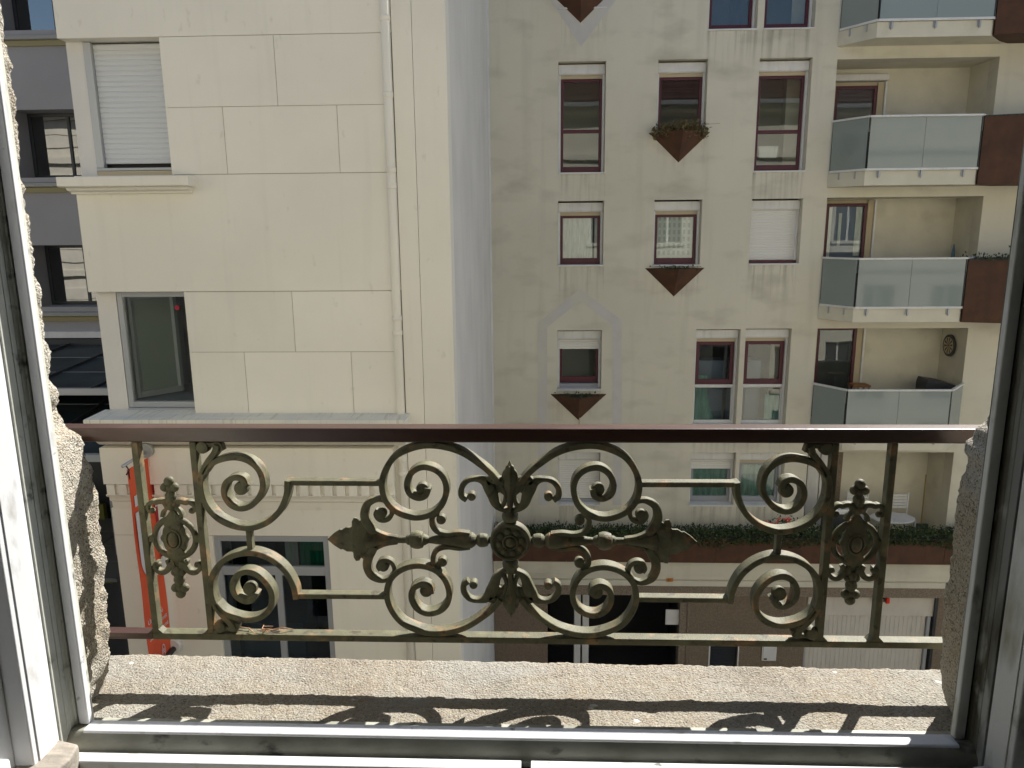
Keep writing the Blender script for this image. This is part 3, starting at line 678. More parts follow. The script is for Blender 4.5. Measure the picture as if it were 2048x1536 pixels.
broom((1917, 1908), 732, 768, 15.35, m_dark, "dark stick leaning below the dartboard")
bt = at(1907, 500, 15.7)
solo("parasol", MB().tube([(bt.x, 15.7, bt.z-.9), (bt.x, 15.7, bt.z-.05), (bt.x, 15.7, bt.z+.12)], [.03, .035, .008], 8), mat("blue_cloth", (.12, .22, .28)), "folded blue parasol standing behind the balcony glass beside the sapling planter", "parasol")
# garden chairs and table
def chair(cx, Y, zs, ang, label):
    o = empty("garden_chair", label, "chair", (cx, Y, zs-.45), "white slatted garden chairs on the terrace")
    for i in range(5): part("back_slat", MB().box(cx-.2, cx+.2, Y+.2, Y+.215, zs+.12+i*.065, zs+.165+i*.065), m_white, o, bevel=.003)
    for i in range(5): part("seat_slat", MB().box(cx-.2, cx+.2, Y-.2+i*.08, Y-.14+i*.08, zs, zs+.015), m_white, o)
    for sx in (-1, 1):
        part("back_post", MB().box(cx+sx*.215-.012, cx+sx*.215+.012, Y+.19, Y+.22, zs-.45, zs+.47), m_white, o)
        part("leg", MB().box(cx+sx*.215-.012, cx+sx*.215+.012, Y-.2, Y-.17, zs-.45, zs), m_white, o)
    return o
fz = CZ-6.5
chair(6.78, 15.3, fz+.45, 0, "white slatted garden chair, left of the two behind the railing medallion")
chair(7.60, 15.25, fz+.45, 0, "white slatted garden chair at the right end of the terrace table")
tb = empty("garden_table", "round white garden table on the terrace in front of the chairs", "table", (7.2, 14.95, fz))
part("table_top", MB().extr([(7.30+.44*math.cos(k*math.pi/16), 14.98+.3*math.sin(k*math.pi/16)) for k in range(32)], 'Z', fz+.52, fz+.55), m_white, tb, bevel=.006)
part("leg", MB().tube([(7.25, 14.98, fz), (7.25, 14.98, fz+.52)], .03), m_white, tb)
bb = at(1672, 1018, 14.95)
bbo = empty("storage_box", "black and white storage box on the terrace behind the railing post", "box", (bb.x, 14.95, fz))
part("case", MB().box(bb.x-.2, bb.x+.25, 14.8, 15.2, fz, bb.z-.06), m_dark, bbo, bevel=.02); part("lid", MB().box(bb.x-.22, bb.x+.27, 14.78, 15.22, bb.z-.059, bb.z+.05), m_white, bbo, bevel=.02)
bs = at(1882, 765, 15.3)
for (x0, x1, dz, m, lb) in ((7.75, 8.35, .14, m_dark, "dark covered box on the balcony floor below the dartboard"),):
    o = empty("covered_box", lb, "box", (8.0, 15.3, FL[3]+CZ)); 
    part("case", MB().extr([(x0, FL[3]+CZ), (x1, FL[3]+CZ), (x1, bs.z-.02), (x0+.3, bs.z+.06), (x0+.03, bs.z+.10), (x0, bs.z)], 'Y', 15.1, 15.5), m, o, bevel=.01)
bn = at(1720, 769, 15.3)
so_ = empty("wooden_stool", "small wooden stool behind the glass of the lowest balcony", "stool", (bn.x, 15.3, FL[3]+CZ))
part("seat", MB().box(bn.x-.19, bn.x+.16, 15.15, 15.45, bn.z-.03, bn.z+.01), mat("stool_wood", (.30, .13, .04), .6), so_, bevel=.004)
for sx in (-.16, .13):
    for sy in (15.18, 15.42): part("leg", MB().box(bn.x+sx-.015, bn.x+sx+.015, sy-.015, sy+.015, FL[3]+CZ, bn.z-.031), m_wood, so_)

# ------------------------------------------------------------------ left cream building (main plane Y=8.4)
LB = 8.4; LX = -5.16; PX = -1.565; CX = -.992
uni = empty("cream_building", "pale cream rendered building with thin joint lines and a closed grey shutter", "building", (-3, LB, 0))
z = lambda v: v+CZ
WR1 = at(320, 100, LB).x; WR2 = at(371, 620, LB).x       # right ends of the corner windows
# backing wall, 12 mm behind the face of the render panels
bkY = LB+.009
def bz(a, b, x0, x1, name="wall", Y=LB, m=m_cream, d=.5): return part(name, MB().box(x0, x1, Y, Y+d, z(a), z(b)), m, uni, bevel=.006, seg=1)
bz(2.022, 9, LX, PX-.004)                                     # plain upper band
bz(-.674, .606, LX, PX-.004)                                  # plain band between the windows
part("wall", MB().box(WR1+.02, PX-.005, bkY, LB+.5, z(.607), z(2.021)), mat("joint_render", (.42, .38, .30), .95), uni)
part("wall", MB().box(WR2+.02, PX-.005, bkY, LB+.5, z(-2.10), z(-.675)), bpy.data.materials["joint_render"], uni)
J = .003
m_joint = mat("dark_joint_render", (.40, .36, .28), .95)  # plain darker render colour of the joints
def panels(rowz, xs):
    for i in range(len(xs)-1):
        part("render_panel", MB().box(xs[i]+(J if i else 0), xs[i+1]-J, LB, bkY-.001, z(rowz[0])+J, z(rowz[1])-J), m_cream, uni)
        # end faces stay shallow: the panels sit on the backing wall
X_ = lambda x, y: at(x, y, LB).x
panels((1.308, 2.02), [WR1, X_(551, 140), PX-.02]); panels((.608, 1.308), [WR1, X_(450, 280), X_(677, 280), PX-.02])
panels((-1.369, -.677), [WR2, X_(587, 640), PX-.02]); panels((-2.098, -1.369), [WR2, X_(493, 765), X_(705, 765), PX-.02])
# end returns of the panels at the windows
part("window_return", MB().box(WR1, WR1+.019, bkY, LB+.5, z(.608), z(2.02)), m_cream, uni); part("window_return", MB().box(WR2, WR2+.019, bkY, LB+.5, z(-2.10), z(-.676)), m_cream, uni)
# pier at the right corner and the return wall in shade-greyed render
part("corner_pier", MB().box(PX+.004, X_(849, 820)-.003, LB-.004, LB+.3, .05, z(9)), m_cream, uni)
part("corner_pier", MB().box(X_(849, 820)+.002, CX, LB-.004, LB+.3, .05, z(9)), m_cream, uni)
part("return_wall", MB().box(CX-.03, CX-.001, LB+.3, RB-.07, .05, z(9)), m_shadegrey, uni)
part("corner_profile", MB().box(CX-.03, CX+.03, RB-.069, RB-.004, G1+.5, z(9)), m_white, uni, bevel=.008)
part("building_core", MB().box(LX+.3, CX-.04, LB+2.4, RB+8, .05, z(8.9)), m_shadegrey, uni)
part("roof_slab", MB().box(LX, CX-.031, LB+.51, RB+8, z(8.91), z(9.1)), m_zinc, uni)
part("side_wall", MB().box(LX+.02, LX+.06, LB+.51, RB+8, .05, z(8.9)), m_shadegrey, uni)
# drainpipe with sleeves
px_, py_ = PX-.058, LB-.01
dpz = part("drainpipe", MB().tube([(px_, py_, z(9)), (px_, py_, .1)], .05, 16), m_cream, uni, smooth=True)
for yy in (37, 190, 340, 372, 636, 665, 917, 945): 
    zz = at(790, yy, LB).z; part("sleeve", MB().tube([(px_, py_, zz-.03), (px_, py_, zz-.022), (px_, py_, zz+.022), (px_, py_, zz+.03)], [.05, .057, .057, .05], 16), m_cream, dpz, smooth=True)
part("pipe_recess", MB().box(PX-.013, PX+.003, LB+.02, LB+.1, .05, z(9)), m_black, uni)
# ledges
m_ledge = mat("streaked_ledge_render", (.78, .75, .63), .9, bump=.001)
layer(m_ledge, (.42, .38, .27), 3, (.54, .64), (11, 1, .15), 3, .4)
layer(m_ledge, (.55, .55, .54), 2, (.4, .7), (1, 3, 1), 5, .5, (3, 3, 3))
def ledge(x0, x1, zt, zb, Yf, name="ledge", m=None):
    return part(name, MB().extr([(Yf, zt-.004), (LB+.15, zt+.01), (LB+.15, zb), (Yf+.02, zb), (Yf, zb+.012)], 'X', x0, x1), m or m_ledge, uni, bevel=.006)
ledge(-5.24, -3.79, z(.588), z(.475), 8.2, m=m_cream)
part("ledge_moulding", MB().extr([(8.27, z(.474)), (LB-.001, z(.474)), (LB-.001, z(.41)), (8.36, z(.41)), (8.355, z(.43)), (8.29, z(.445))], 'X', -5.19, -3.83), m_cream, uni, bevel=.003)
ledge(-5.22, -1.516, z(-2.095), z(-2.36), 8.1)
part("ledge_moulding", MB().extr([(8.18, z(-2.361)), (LB-.001, z(-2.361)), (LB-.001, z(-2.48)), (8.28, z(-2.44))], 'X', -5.18, -1.55), m_cream, uni, bevel=.003)
part("wall", MB().box(PX-.16, PX-.005, LB, LB+.4, z(-3.3), z(-2.365)), m_cream, uni)
# fascia, dentils, mouldings, lower wall
part("fascia", MB().box(-5.18, PX-.15, 8.27, LB+.2, z(-2.93), z(-2.481)), m_cream, uni, bevel=.004)
dz0, dz1 = z(-3.06), z(-2.935)
dw = .145; dme, _c = mesh_of(MB().box(-.048, .048, -.03, .03, -(dz1-dz0)/2, (dz1-dz0)/2), "dentil", m_cream)
part("dentil_backing", MB().box(-5.15, PX-.15, 8.312, LB+.2, dz0, dz1), m_cream, uni)
n = int((5.15-1.75)/dw)
for i in range(n): inst("dentil", dme, (-5.10+i*dw, 8.299, (dz0+dz1)/2), uni)
part("moulding", MB().extr([(8.27, dz0-.001), (LB+.2, dz0-.001), (LB+.2, dz0-.22), (8.39, dz0-.22), (8.375, dz0-.12), (8.34, dz0-.10), (8.335, dz0-.045), (8.285, dz0-.03)], 'X', -5.17, PX-.15), m_cream, uni, bevel=.003)
lw0 = z(-3.624)
gx0, gx1, gz1 = X_(437, 1200), X_(664, 1200), z(-3.635)
part("lower_wall", MB().box(-5.2, PX-.005, LB-.001, LB+.5, lw0+J, dz0-.221), m_cream, uni)
part("lower_wall", MB().box(-5.2, gx0, LB-.001, LB+.5, .05, lw0-J), m_cream, uni)
part("lower_wall", MB().box(gx1, PX-.005, LB-.001, LB+.5, .05, lw0-J), m_cream, uni)
part("lower_wall", MB().box(gx0+.001, gx1-.001, LB-.001, LB+.5, .05, z(-5.7)), m_cream, uni)
part("joint_backing", MB().box(-5.19, PX-.006, LB+.008, LB+.4, lw0-J, lw0+J), m_rough2, uni)
# corner pier strips beside the windows (set back)
SB = LB+.15
part("window_pier", MB().box(LX, at(178, 200, SB).x, SB, SB+.35, z(.60), z(2.02)), m_shadegrey, uni)
part("window_pier", MB().box(LX, at(237, 640, SB).x, SB, SB+.35, z(-2.10), z(-.675)), m_shadegrey, uni)
# shuttered window
wx0 = at(178, 200, SB).x+.003; wx1 = WR1+.10
W = part("window", MB().box(wx0, wx1, SB+.10, SB+.12, z(.62), z(2.015)), m_black, uni)
part("guide_rail", MB().box(wx0, wx0+.085, SB-.01, SB+.06, z(.70), z(2.015)), m_alu, W, bevel=.004); 
slats(W, wx0+.088, wx1-.0, z(.745), z(2.0), SB+.04, .0545, m_slat)
part("bottom_bar", MB().box(wx0+.0, wx1, SB-.012, SB+.05, z(.668), z(.698)), m_alu, W, bevel=.003)
part("sill", MB().box(wx0+.01, wx1, SB-.02, SB+.05, z(.612), z(.664)), m_beige, W, bevel=.004)
# open window
wx0 = at(238, 640, SB).x+.003; wx1 = WR2+.12
W = rails_frame("window", wx0, wx1, z(-2.06), z(-.685), SB+.0, SB+.07, .06, m_alu, uni, bot=.07)
part("pane", MB().box(wx0+.061, wx1-.061, SB+.03, SB+.038, z(-1.989), z(-.746)), m_glass, W)
part("sill", MB().box(wx0, wx1, SB-.03, SB+.1, z(-2.095), z(-2.062)), m_alu, W, bevel=.004)
interior(W, wx0, wx1+.4, z(-2.05), z(-.68), SB+.12, 1.5, mat("dark_room", (.30, .27, .28)), pad=.04)
s = part("inner_reveal", MB().box(wx0+.5, wx0+.78, SB+.9, SB+.95, z(-2.06), z(-.65)), m_intl, W)
cs = part("open_sash", MB().box(wx0+.045, wx0+.085, SB+.13, SB+.20, z(-1.97), z(-.72)).box(wx0+.36, wx0+.40, SB+.52, SB+.60, z(-1.97), z(-.72)), m_alu, W)
mb = MB(); a, b = (wx0+.065, SB+.165), (wx0+.38, SB+.56)
for zz0, zz1 in ((-1.97, -1.90), (-.79, -.72)): mb.add([(a[0], a[1], z(zz0)), (b[0], b[1], z(zz0)), (b[0]+.03, b[1]-.03, z(zz0)), (a[0]+.03, a[1]-.03, z(zz0)), (a[0], a[1], z(zz1)), (b[0], b[1], z(zz1)), (b[0]+.03, b[1]-.03, z(zz1)), (a[0]+.03, a[1]-.03, z(zz1))], [(0,3,2,1),(4,5,6,7),(0,1,5,4),(1,2,6,5),(2,3,7,6),(3,0,4,7)])
part("sash_rail", mb, m_alu, cs) if False else part("open_sash_rail", mb, m_alu, W)
part("blind", MB().quad((a[0]+.02, a[1]+.03, z(-1.9)), (b[0]+.0, b[1]-.0, z(-1.9)), (b[0]+.0, b[1]-.0, z(-.79)), (a[0]+.02, a[1]+.03, z(-.79))), mat("sage_blind", (.22, .25, .21)), W)
part("inner_sill", MB().box(wx0, wx1+.3, SB+.125, SB+.6, z(-2.04), z(-2.0)), m_bluei, W)
part("sticker", MB().disc_y(at(352, 616, SB).x, at(352, 616, SB).z, .028, SB+.024, SB+.029, 12), m_crim, W)
# ground floor glazing
G = rails_frame("shop_window", gx0, gx1, z(-5.7), gz1, LB+.03, LB+.10, .075, m_alu, uni, bot=.12)
tz = at(560, 1141, LB+.05).z; mx_ = at(563, 1220, LB+.05).x
part("transom", MB().box(gx0+.076, gx1-.076, LB+.028, LB+.1, tz-.055, tz+.055), m_alu, G, bevel=.004)
part("mullion", MB().box(mx_-.04, mx_+.04, LB+.03, LB+.1, z(-5.58), tz-.056), m_alu, G, bevel=.004)
for x0, x1, a, b in ((gx0+.076, mx_-.041, z(-5.575), tz-.057), (mx_+.041, gx1-.076, z(-5.575), tz-.057), (gx0+.076, gx1-.076, tz+.057, gz1-.077)):
    part("pane", MB().box(x0, x1, LB+.06, LB+.068, a, b), m_glassd, G)
interior(G, gx0, gx1, z(-5.7), gz1, LB+.13, 2.0, mat("dark_shop", (.035, .035, .045)), pad=.05)
part("curtain", wavy(at(600, 1100, LB+.2).x, gx1-.05, tz, gz1-.05, LB+.2, per=.06, amp=.012), m_grncurt, G, smooth=True)
part("curtain", wavy(at(570, 1100, LB+.2).x, at(596, 1100, LB+.2).x, tz, gz1-.05, LB+.2, per=.05, amp=.012, n=10), m_curt, G, smooth=True)
part("desk", MB().box(gx0+.1, mx_+.15, LB+.4, LB+1.0, z(-5.6), z(-5.0)), m_bluei, G)

# banner hanging on a bracket, perpendicular to the wall
bx = -4.608
ban = empty("hanging_banner", "long orange banner with white letters hanging from a wall bracket at the building's left corner", "banner", (bx, LB, z(-2.5)))
part("wall_plate", MB().disc_y(bx+.01, z(-2.50), .085, LB-.19, LB-.131, 24), m_steel, ban, bevel=.006)
part("wall_bar", MB().tube([(bx, LB-.18, z(-2.515)), (bx, 7.74, z(-2.535))], .017, 10), m_steel, ban, smooth=True)
part("lower_bracket", MB().disc_y(at(350, 1290, LB).x, z(-5.08), .10, LB-.08, LB-.002, 20), m_white, ban, bevel=.01)
part("lower_bar", MB().tube([(bx+.03, LB-.05, z(-5.1)), (bx, 7.80, z(-5.13))], .035, 12), m_dark, ban, smooth=True)
y0b, y1b = 7.82, 8.34
vs = []; fs = []; NB = 40
for j in range(NB+1):
    zz = z(-2.60-2.52*j/NB)
    for i in range(7):
        yy = y0b+(y1b-y0b)*i/6; xx = bx+.005*math.sin(j*.35+i*.6)*min(1, j/6)
        vs.append((xx, yy, zz)); 
for j in range(NB):
    for i in range(6): fs.append((j*7+i, j*7+i+1, (j+1)*7+i+1, (j+1)*7+i))
n0 = len(vs); vs += [(a-.003, b, c) for a, b, c in vs]; fs += [tuple(n0+q for q in f)[::-1] for f in fs]
part("cloth", MB().add(vs, fs), m_orange, ban, smooth=True)
part("tie", MB().tube([(bx, 7.80, z(-2.54)), (bx+.03, 7.81, z(-2.60)), (bx-.02, 7.83, z(-2.66)), (bx+.01, 7.83, z(-2.62)), (bx, 7.85, z(-2.72))], .008, 6), m_black, ban)
def bpoly(pts, m, name, dx=.016, parent=None):  # pts in (fraction across the banner, z)
    P = [(bx+dx, y0b+(y1b-y0b)*a, z(b)) for a, b in pts]; n = len(P)
    return part(name, MB().add(P+[(p[0]-.002, p[1], p[2]) for p in P], [tuple(range(n)), tuple(range(n, 2*n))[::-1]]+[(i, (i+1) % n, n+(i+1) % n, n+i) for i in range(n)]), m, ban)
bpoly([(.86, -2.60), (1, -2.60), (1, -4.1), (.93, -4.1)], m_crim, "border_print", .013)
for a, b in ((-2.78, -2.92), (-3.04, -3.22), (-3.42, -3.72), (-3.86, -4.1)): bpoly([(.90, a), (.995, a), (.995, b), (.90, b)], m_wprint, "border_print", .017)
bpoly([(.10, -2.93), (.33, -2.93), (.33, -3.06), (.10, -3.06)], m_wprint, "letter")
hook = [(.08, -3.13), (.27, -3.13)]+[(.27, -3.7)]+[(.27+.36*(1-math.cos(t)), -3.7-.20*math.sin(t)) for t in [k*math.pi/16 for k in range(1, 9)]]+[(.75, -3.9), (.75, -4.03)]+[(.63-.55*math.sin(t), -3.7-.33*math.cos(t)) for t in [k*math.pi/16 for k in range(0, 9)]]
bpoly(hook, m_wprint, "letter")
for k, sx in enumerate(("Université", "Jean Monnet", "Saint-Étienne")):
    text(sx, .088, (bx+.016, y0b+.03, z(-4.52-.105*k)), (math.pi/2, 0, math.pi/2), m_wprint, ban, sx=.95)
for yy, s_ in ((7.88, .07), (8.08, .08)):
    part("emblem", MB().add([(bx+.016-dx_, yy+.5*s_*math.cos(g)+.04, z(-5.0)+s_*1.1*math.sin(g)) for dx_ in (0,) for g in [k*math.pi/8 for k in range(16)]]+[(bx+.016, yy+.38*s_*math.cos(g)+.04, z(-5.0)+s_*.9*math.sin(g)) for g in [k*math.pi/8 for k in range(16)]], [(i, (i+1) % 16, 16+(i+1) % 16, 16+i) for i in range(16)]), m_wprint, ban)
    for q in (-.02, 0, .02): part("emblem", MB().box(bx+.015, bx+.0165, yy+.04-.018, yy+.04+.018, z(-5.0)+q-.005, z(-5.0)+q+.005), m_wprint, ban)

# ------------------------------------------------------------------ grey rear building at the far left (plane Y=14)
RR = 14.0
rear = empty("grey_rear_building", "dark grey set-back building with square windows at the far left edge", "building", (-11, RR, 0))
hl = []
for zb, zt_ in ((3.52, 4.85), (.99, 2.18), (-1.40, -.24)):
    x0 = -9.63; x1 = -8.0; hl.append((x0, x1, z(zb), z(zt_)))
wall("wall", rear, m_rear, RR, -22, LX+.8, z(-1.86), z(8), hl, .52)
wall("side_wall", rear, m_rear, RR-.002, -22, -21.9, .05, z(8), [], .3)
for a, b, c, d in hl:
    Wd = rails_frame("window", a+.002, b, c, d, RR+.44, RR+.50, .06, m_dark, rear, bot=.07)
    part("mullion", MB().box(a+.75, a+.80, RR+.438, RR+.50, c+.071, d-.061), m_dark, Wd)
    for x0, x1 in ((a+.063, a+.749), (a+.801, b-.061)): part("pane", MB().box(x0, x1, RR+.46, RR+.468, c+.071, d-.061), m_mirr, Wd)
    interior(Wd, a, b, c, d, RR+.54, 1.2, m_black, pad=.02)
    part("ledge", MB().extr([(RR-.09, c-.105), (RR+.25, c-.01), (RR+.25, c-.18), (RR-.001, c-.18), (RR-.09, c-.165)], 'X', -22, LX+.7), m_cream if False else mat("grey_ledge", (.33, .32, .29)), rear)
    part("ledge_moulding", MB().box(-22, LX+.7, RR-.04, RR-.001, c-.27, c-.181), mat("ochre_trim", (.30, .26, .13)), rear)
part("string_course", MB().box(-22, LX+.7, RR-.12, RR+.2, z(-1.98), z(-1.861)), m_white, rear)
part("gutter", MB().box(-22, LX+.7, RR-.2, RR-.121, z(-2.12), z(-2.0)), m_dark, rear)
part("lower_wall", MB().box(-22, LX+.8, RR, RR+.3, .05, z(-1.981)), m_dark, rear)

m_canp = mat("canopy_glass", (.03, .042, .045), .4, var=.4, scale=1.5, spec=.15)
# glass canopies below it
def canopy(Y0, z0, Y1, z1, label, spacing, xo):
    o = empty("glass_canopy", label, "canopy", (-10, (Y0+Y1)/2, min(z0, z1)))
    x = -16+xo; k = 0
    L = Vector((0, Y1-Y0, z1-z0)); nrm = Vector((0, -L.z, L.y)).normalized()
    while x < LX+1.2:
        def sl(a, b, t0, t1, h0, h1):
            vs = []
            for h in (h0, h1):
                for xx, t in ((a, t0), (b, t0), (b, t1), (a, t1)): vs.append(Vector((xx, Y0, z0))+L*t-nrm*h)
            return MB().add(vs, [(0,1,2,3),(7,6,5,4),(0,4,5,1),(1,5,6,2),(2,6,7,3),(3,7,4,0)])
        part("rafter", sl(x-.018, x+.018, 0, 1, -.035, .04), m_dark, o)
        for j in range(3): part("pane", sl(x+.03, x+spacing-.03, j/3+.004, (j+1)/3-.004, 0, .01), m_canp, o)
        x += spacing
    for j in range(1, 3): part("purlin", sl(-16, LX+1.2, j/3-.0025, j/3+.0025, -.005, .02), m_zinc, o)
    part("edge_gutter", MB().box(-16, LX+1.2, Y0-.06, Y0+.02, z0-.08, z0+.02), m_alu, o)
    part("edge_gutter", MB().box(-16, LX+1.2, Y1-.02, Y1+.06, z1-.04, z1+.01), m_dark, o)
    return o
canopy(10.8, z(-2.32), 13.78, z(-2.10), "upper glass canopy below the grey wall at the far left", 1.1, .45)
canopy(9.6, z(-2.98), 12.6, z(-2.62), "lower glass canopy half hidden behind the corner of the cream building", 1.1, .1)
so2 = solo("green_wall", MB().box(-12, -8.2, 13.0, 13.1, z(-6.6), z(-5.0)), mat("olive_green_paint", (.10, .10, .008), .6), "olive green wall panel glimpsed left of the banner", "wall")
gp0 = at(222, 980, 11.5); solo("grey_column", MB().box(gp0.x-.02, gp0.x+.16, 11.45, 11.6, .06, z(-3.9)), mat("column_paint", (.3, .3, .31)), "light grey column beside the olive green panel", "column", bevel=.01)
aw = empty("grey_awning", "flat grey awning with seams low in the gap left of the banner", "awning", (-8, 12, z(-6)))
for i in range(3):
    for j in range(4):
        part("panel", MB().box(-9.6+i*1.0, -8.62+i*1.0, 10.6+j*.62, 11.2+j*.62, z(-5.35)-.01, z(-5.3)), mat("awning_paint", (.11, .11, .11)) if (i, j) == (0, 0) else bpy.data.materials["awning_paint"], aw)
for x_ in (-9.5, -6.7): part("post", MB().box(x_-.04, x_+.04, 10.8, 10.9, .06, z(-5.361)), m_dark, aw)
mk = at(245, 1278, 16); 
solo("road_marking", MB().extr([(-8.95, 16.2), (-8.8, 16.2), (-8.8, 17.6), (-8.95, 17.6)], 'Z', .064, .068), m_white, "white painted line on the dark courtyard", None, kind='structure')

# ------------------------------------------------------------------ our own building, looking out of its window
own = empty("stone_building", "sunlit stone building whose rough window opening we look out from", "building", (0, .5, 0))
FY = .915
def terp(tab, v):
    if v <= tab[0][0]: return tab[0][1]
    for (a, b), (c, d) in zip(tab, tab[1:]):
        if v <= c: return b+(d-b)*(v-a)/(c-a)
    return tab[-1][1]
# jamb faces: X at the outer edge as a function of height (relative to the camera)
JL = [(-.70, -.63), (-.658, -.622), (-.638, -.616), (-.607, -.606), (-.576, -.595), (-.531, -.588), (-.479, -.586), (-.386, -.583), (-.323, -.583), (-.296, -.5875), (-.275, -.594), (-.2545, -.600), (-.243, -.612), (-.2227, -.6235), (-.203, -.6171), (-.145, -.6205), (-.095, -.626), (0, -.622), (.044, -.6256), (.158, -.6235), (.25, -.620), (.6, -.622), (1.2, -.622)]
JR = [(-.70, .552), (-.64, .546), (-.622, .5386), (-.603, .5325), (-.574, .526), (-.53, .521), (-.474, .5195), (-.44, .5228), (-.378, .5237), (-.318, .5215), (-.30, .5262), (-.2826, .5268), (-.272, .5215), (-.262, .5235), (-.2545, .533), (-.2461, .5335), (-.2347, .546), (-.2159, .5515), (-.148, .556), (-.06, .5505), (.04, .5505), (.3, .551), (1.2, .551)]
def jamb(tab, sgn, name, FY=.915):
    tab = [(a*FY/.915, b*FY/.915) for a, b in tab]
    """height field over (Y,Z) on the side of the opening, wrapping round to the facade"""
    dz = .0035; nz = int(1.62/dz); ny = 62
    vs = []; fs = []
    for j in range(nz+1):
        zz = -.70+j*dz; xe = terp(tab, zz)
        for i in range(ny+1):
            t = i/ny
            if t < .62:                                     # reveal, going outwards
                yy = .70+(FY-.012-.70)*(t/.62); xx = xe
                edge = max(0, 1-(FY-.012-yy)/.03)
            else:                                            # rounded arris then the outer face
                u = (t-.62)/.38; edge = 1
                if u < .35: a = u/.35*math.pi/2; yy = FY-.012+.012*math.sin(a); xx = xe-sgn*(-.012*(1-math.cos(a)))
                else: yy = FY; xx = xe+sgn*(.012+(u-.35)/.65*.12)
            p = Vector((xx*40, yy*40, zz*40))
            nA = noise.noise(p*.9)*.0035+noise.noise(p*2.6)*.0014+noise.noise(p*6.5)*.0013+noise.noise(p*16)*.0011
            cr = max(0, noise.noise(Vector((yy*30+5, zz*30, 2)))-.25)*.012 if sgn < 0 else 0
            d = nA*(1 if sgn < 0 else .6)*(1+edge*.5)+cr
            if t < .80: vs.append((xx+sgn*d, yy-(d*.5 if t > .6 else 0), zz+CZ))
            else: vs.append((xx, yy-abs(d), zz+CZ))
    w_n = ny+1
    for j in range(nz):
        for i in range(ny): fs.append((j*w_n+i, j*w_n+i+1, (j+1)*w_n+i+1, (j+1)*w_n+i))
    me = bpy.data.meshes.new(name); me.from_pydata(vs, [], fs); me.materials.append(m_jamb); me.shade_smooth()
    return inst(name, me, (0, 0, 0), own)
jamb([(a, b+.0045) for a, b in JL], -1, "stone_jamb", .930); jamb([(a, b-.003) for a, b in JR], 1, "stone_jamb")
# sill
def sill():
    dx = .0035; nx = int(1.34/dx); pro = []
    ys = [.70+.0042*i for i in range(int(.295/.0042)+1)]
    rows = [(y, 0) for y in ys]+[(.998, -.002), (1.0, -.006), (1.001, -.014), (1.0, -.03), (1.0, -.06), (1.0, -.10), (.94, -.11)]
    vs = []; fs = []
    for j, (yy, dzz) in enumerate(rows):
        for i in range(nx+1):
            xx = -.70+i*dx; p = Vector((xx*40, yy*40, 3))
            h = noise.noise(p*.35)*.0022+noise.noise(p*1.3)*.0012+noise.noise(p*4)*.0009+noise.noise(p*10)*.0007
            e = noise.noise(Vector((xx*18, 1, 1)))*.004+noise.noise(Vector((xx*90, 1, 1)))*.002+noise.noise(Vector((xx*260, 4, 1)))*.0012
            yo = e if yy > .99 else e*max(0, (yy-.95)/.04)
            yo += (-.012)*xx*0.8
            vs.append((xx, yy+yo, CZ-.6245+h+dzz))
    w_n = nx+1
    for j in range(len(rows)-1):
        for i in range(nx): fs.append((j*w_n+i, j*w_n+i+1, (j+1)*w_n+i+1, (j+1)*w_n+i))
    me = bpy.data.meshes.new("stone_sill"); me.from_pydata(vs, [], fs); me.materials.append(m_sill); me.shade_smooth()
    return inst("stone_sill", me, (0, 0, 0), own)
sill()
# outer facade (seen only in reflections): openings, sills, cornice and tiled roof
oh = [(-.72, .66, CZ-.715, CZ+1.15)]
TOP = CZ+4.0
for k in range(-11, 9):
    for zz in (1.0, 3.6, CZ-3.9, CZ-.62):
        if k <= -6 or (k == 0 and abs(zz-(CZ-.62)) < .1): continue
        xc = -.03+k*2.45; oh.append((xc-.55, xc+.55, zz, zz+1.75))
wall("facade", own, m_own, FY, -27, 21, 0, TOP, oh, .25, Yface=1)
for h in oh[1:]:
    xc = (h[0]+h[1])/2
    Wd = part("window", MB().box(h[0]-.08, h[1]+.08, FY+.002, FY+.07, h[2]-.12, h[2]), m_own, own)
    part("pane", MB().box(h[0], h[1], FY-.2, FY-.19, h[2], h[3]), m_dark, Wd)
    part("frame", MB().box(xc-.04, xc+.04, FY-.188, FY-.15, h[2], h[3]).box(h[0], h[0]+.06, FY-.188, FY-.15, h[2], h[3]).box(h[1]-.06, h[1], FY-.188, FY-.15, h[2], h[3]), m_white, Wd)
for zz, d in ((CZ-1.6, .1), (CZ+2.5, .12)): part("string_course", MB().box(-27, 21, FY+.001, FY+d, zz, zz+.2), m_own, own)
part("cornice", MB().extr([(FY-.3, TOP), (FY+.12, TOP), (FY+.2, TOP+.12), (FY+.45, TOP+.2), (FY+.5, TOP+.36), (FY-.3, TOP+.36)], 'X', -27, 21), m_own, own)
part("gutter", MB().extr([(FY+.5, TOP+.361), (FY+.62, TOP+.361), (FY+.66, TOP+.5), (FY+.48, TOP+.5)], 'X', -27, 21), m_zinc, own)
rf = part("roof", MB().extr([(FY+.55, TOP+.38), (-5, TOP+4.2), (-5, TOP+4.0), (FY-.3, TOP+.361)], 'X', -27, 21), m_tile, own)
for k in range(14):
    t = k/14; y_ = FY+.55-t*5; z_ = TOP+.40+t*5*.688
    part("tile_course", MB().box(-27, 21, y_-.03, y_+.03, z_-.02, z_+.0), m_tile, rf)
for k in range(29):
    zz = .6+k*.46
    if zz < TOP-.3 and not (CZ-1.9 < zz+.2 < CZ-1.2) and not (CZ+2.2 < zz+.2 < CZ+2.9): part("block_course", MB().box(-27, -13.2, FY+.001, FY+.035, zz, zz+.43), m_own, own)
for xx in (-15.4, -19.0, -22.4): part("pilaster", MB().box(xx, xx+.55, FY+.001, FY+.09, .3, TOP-.02), m_own, own)
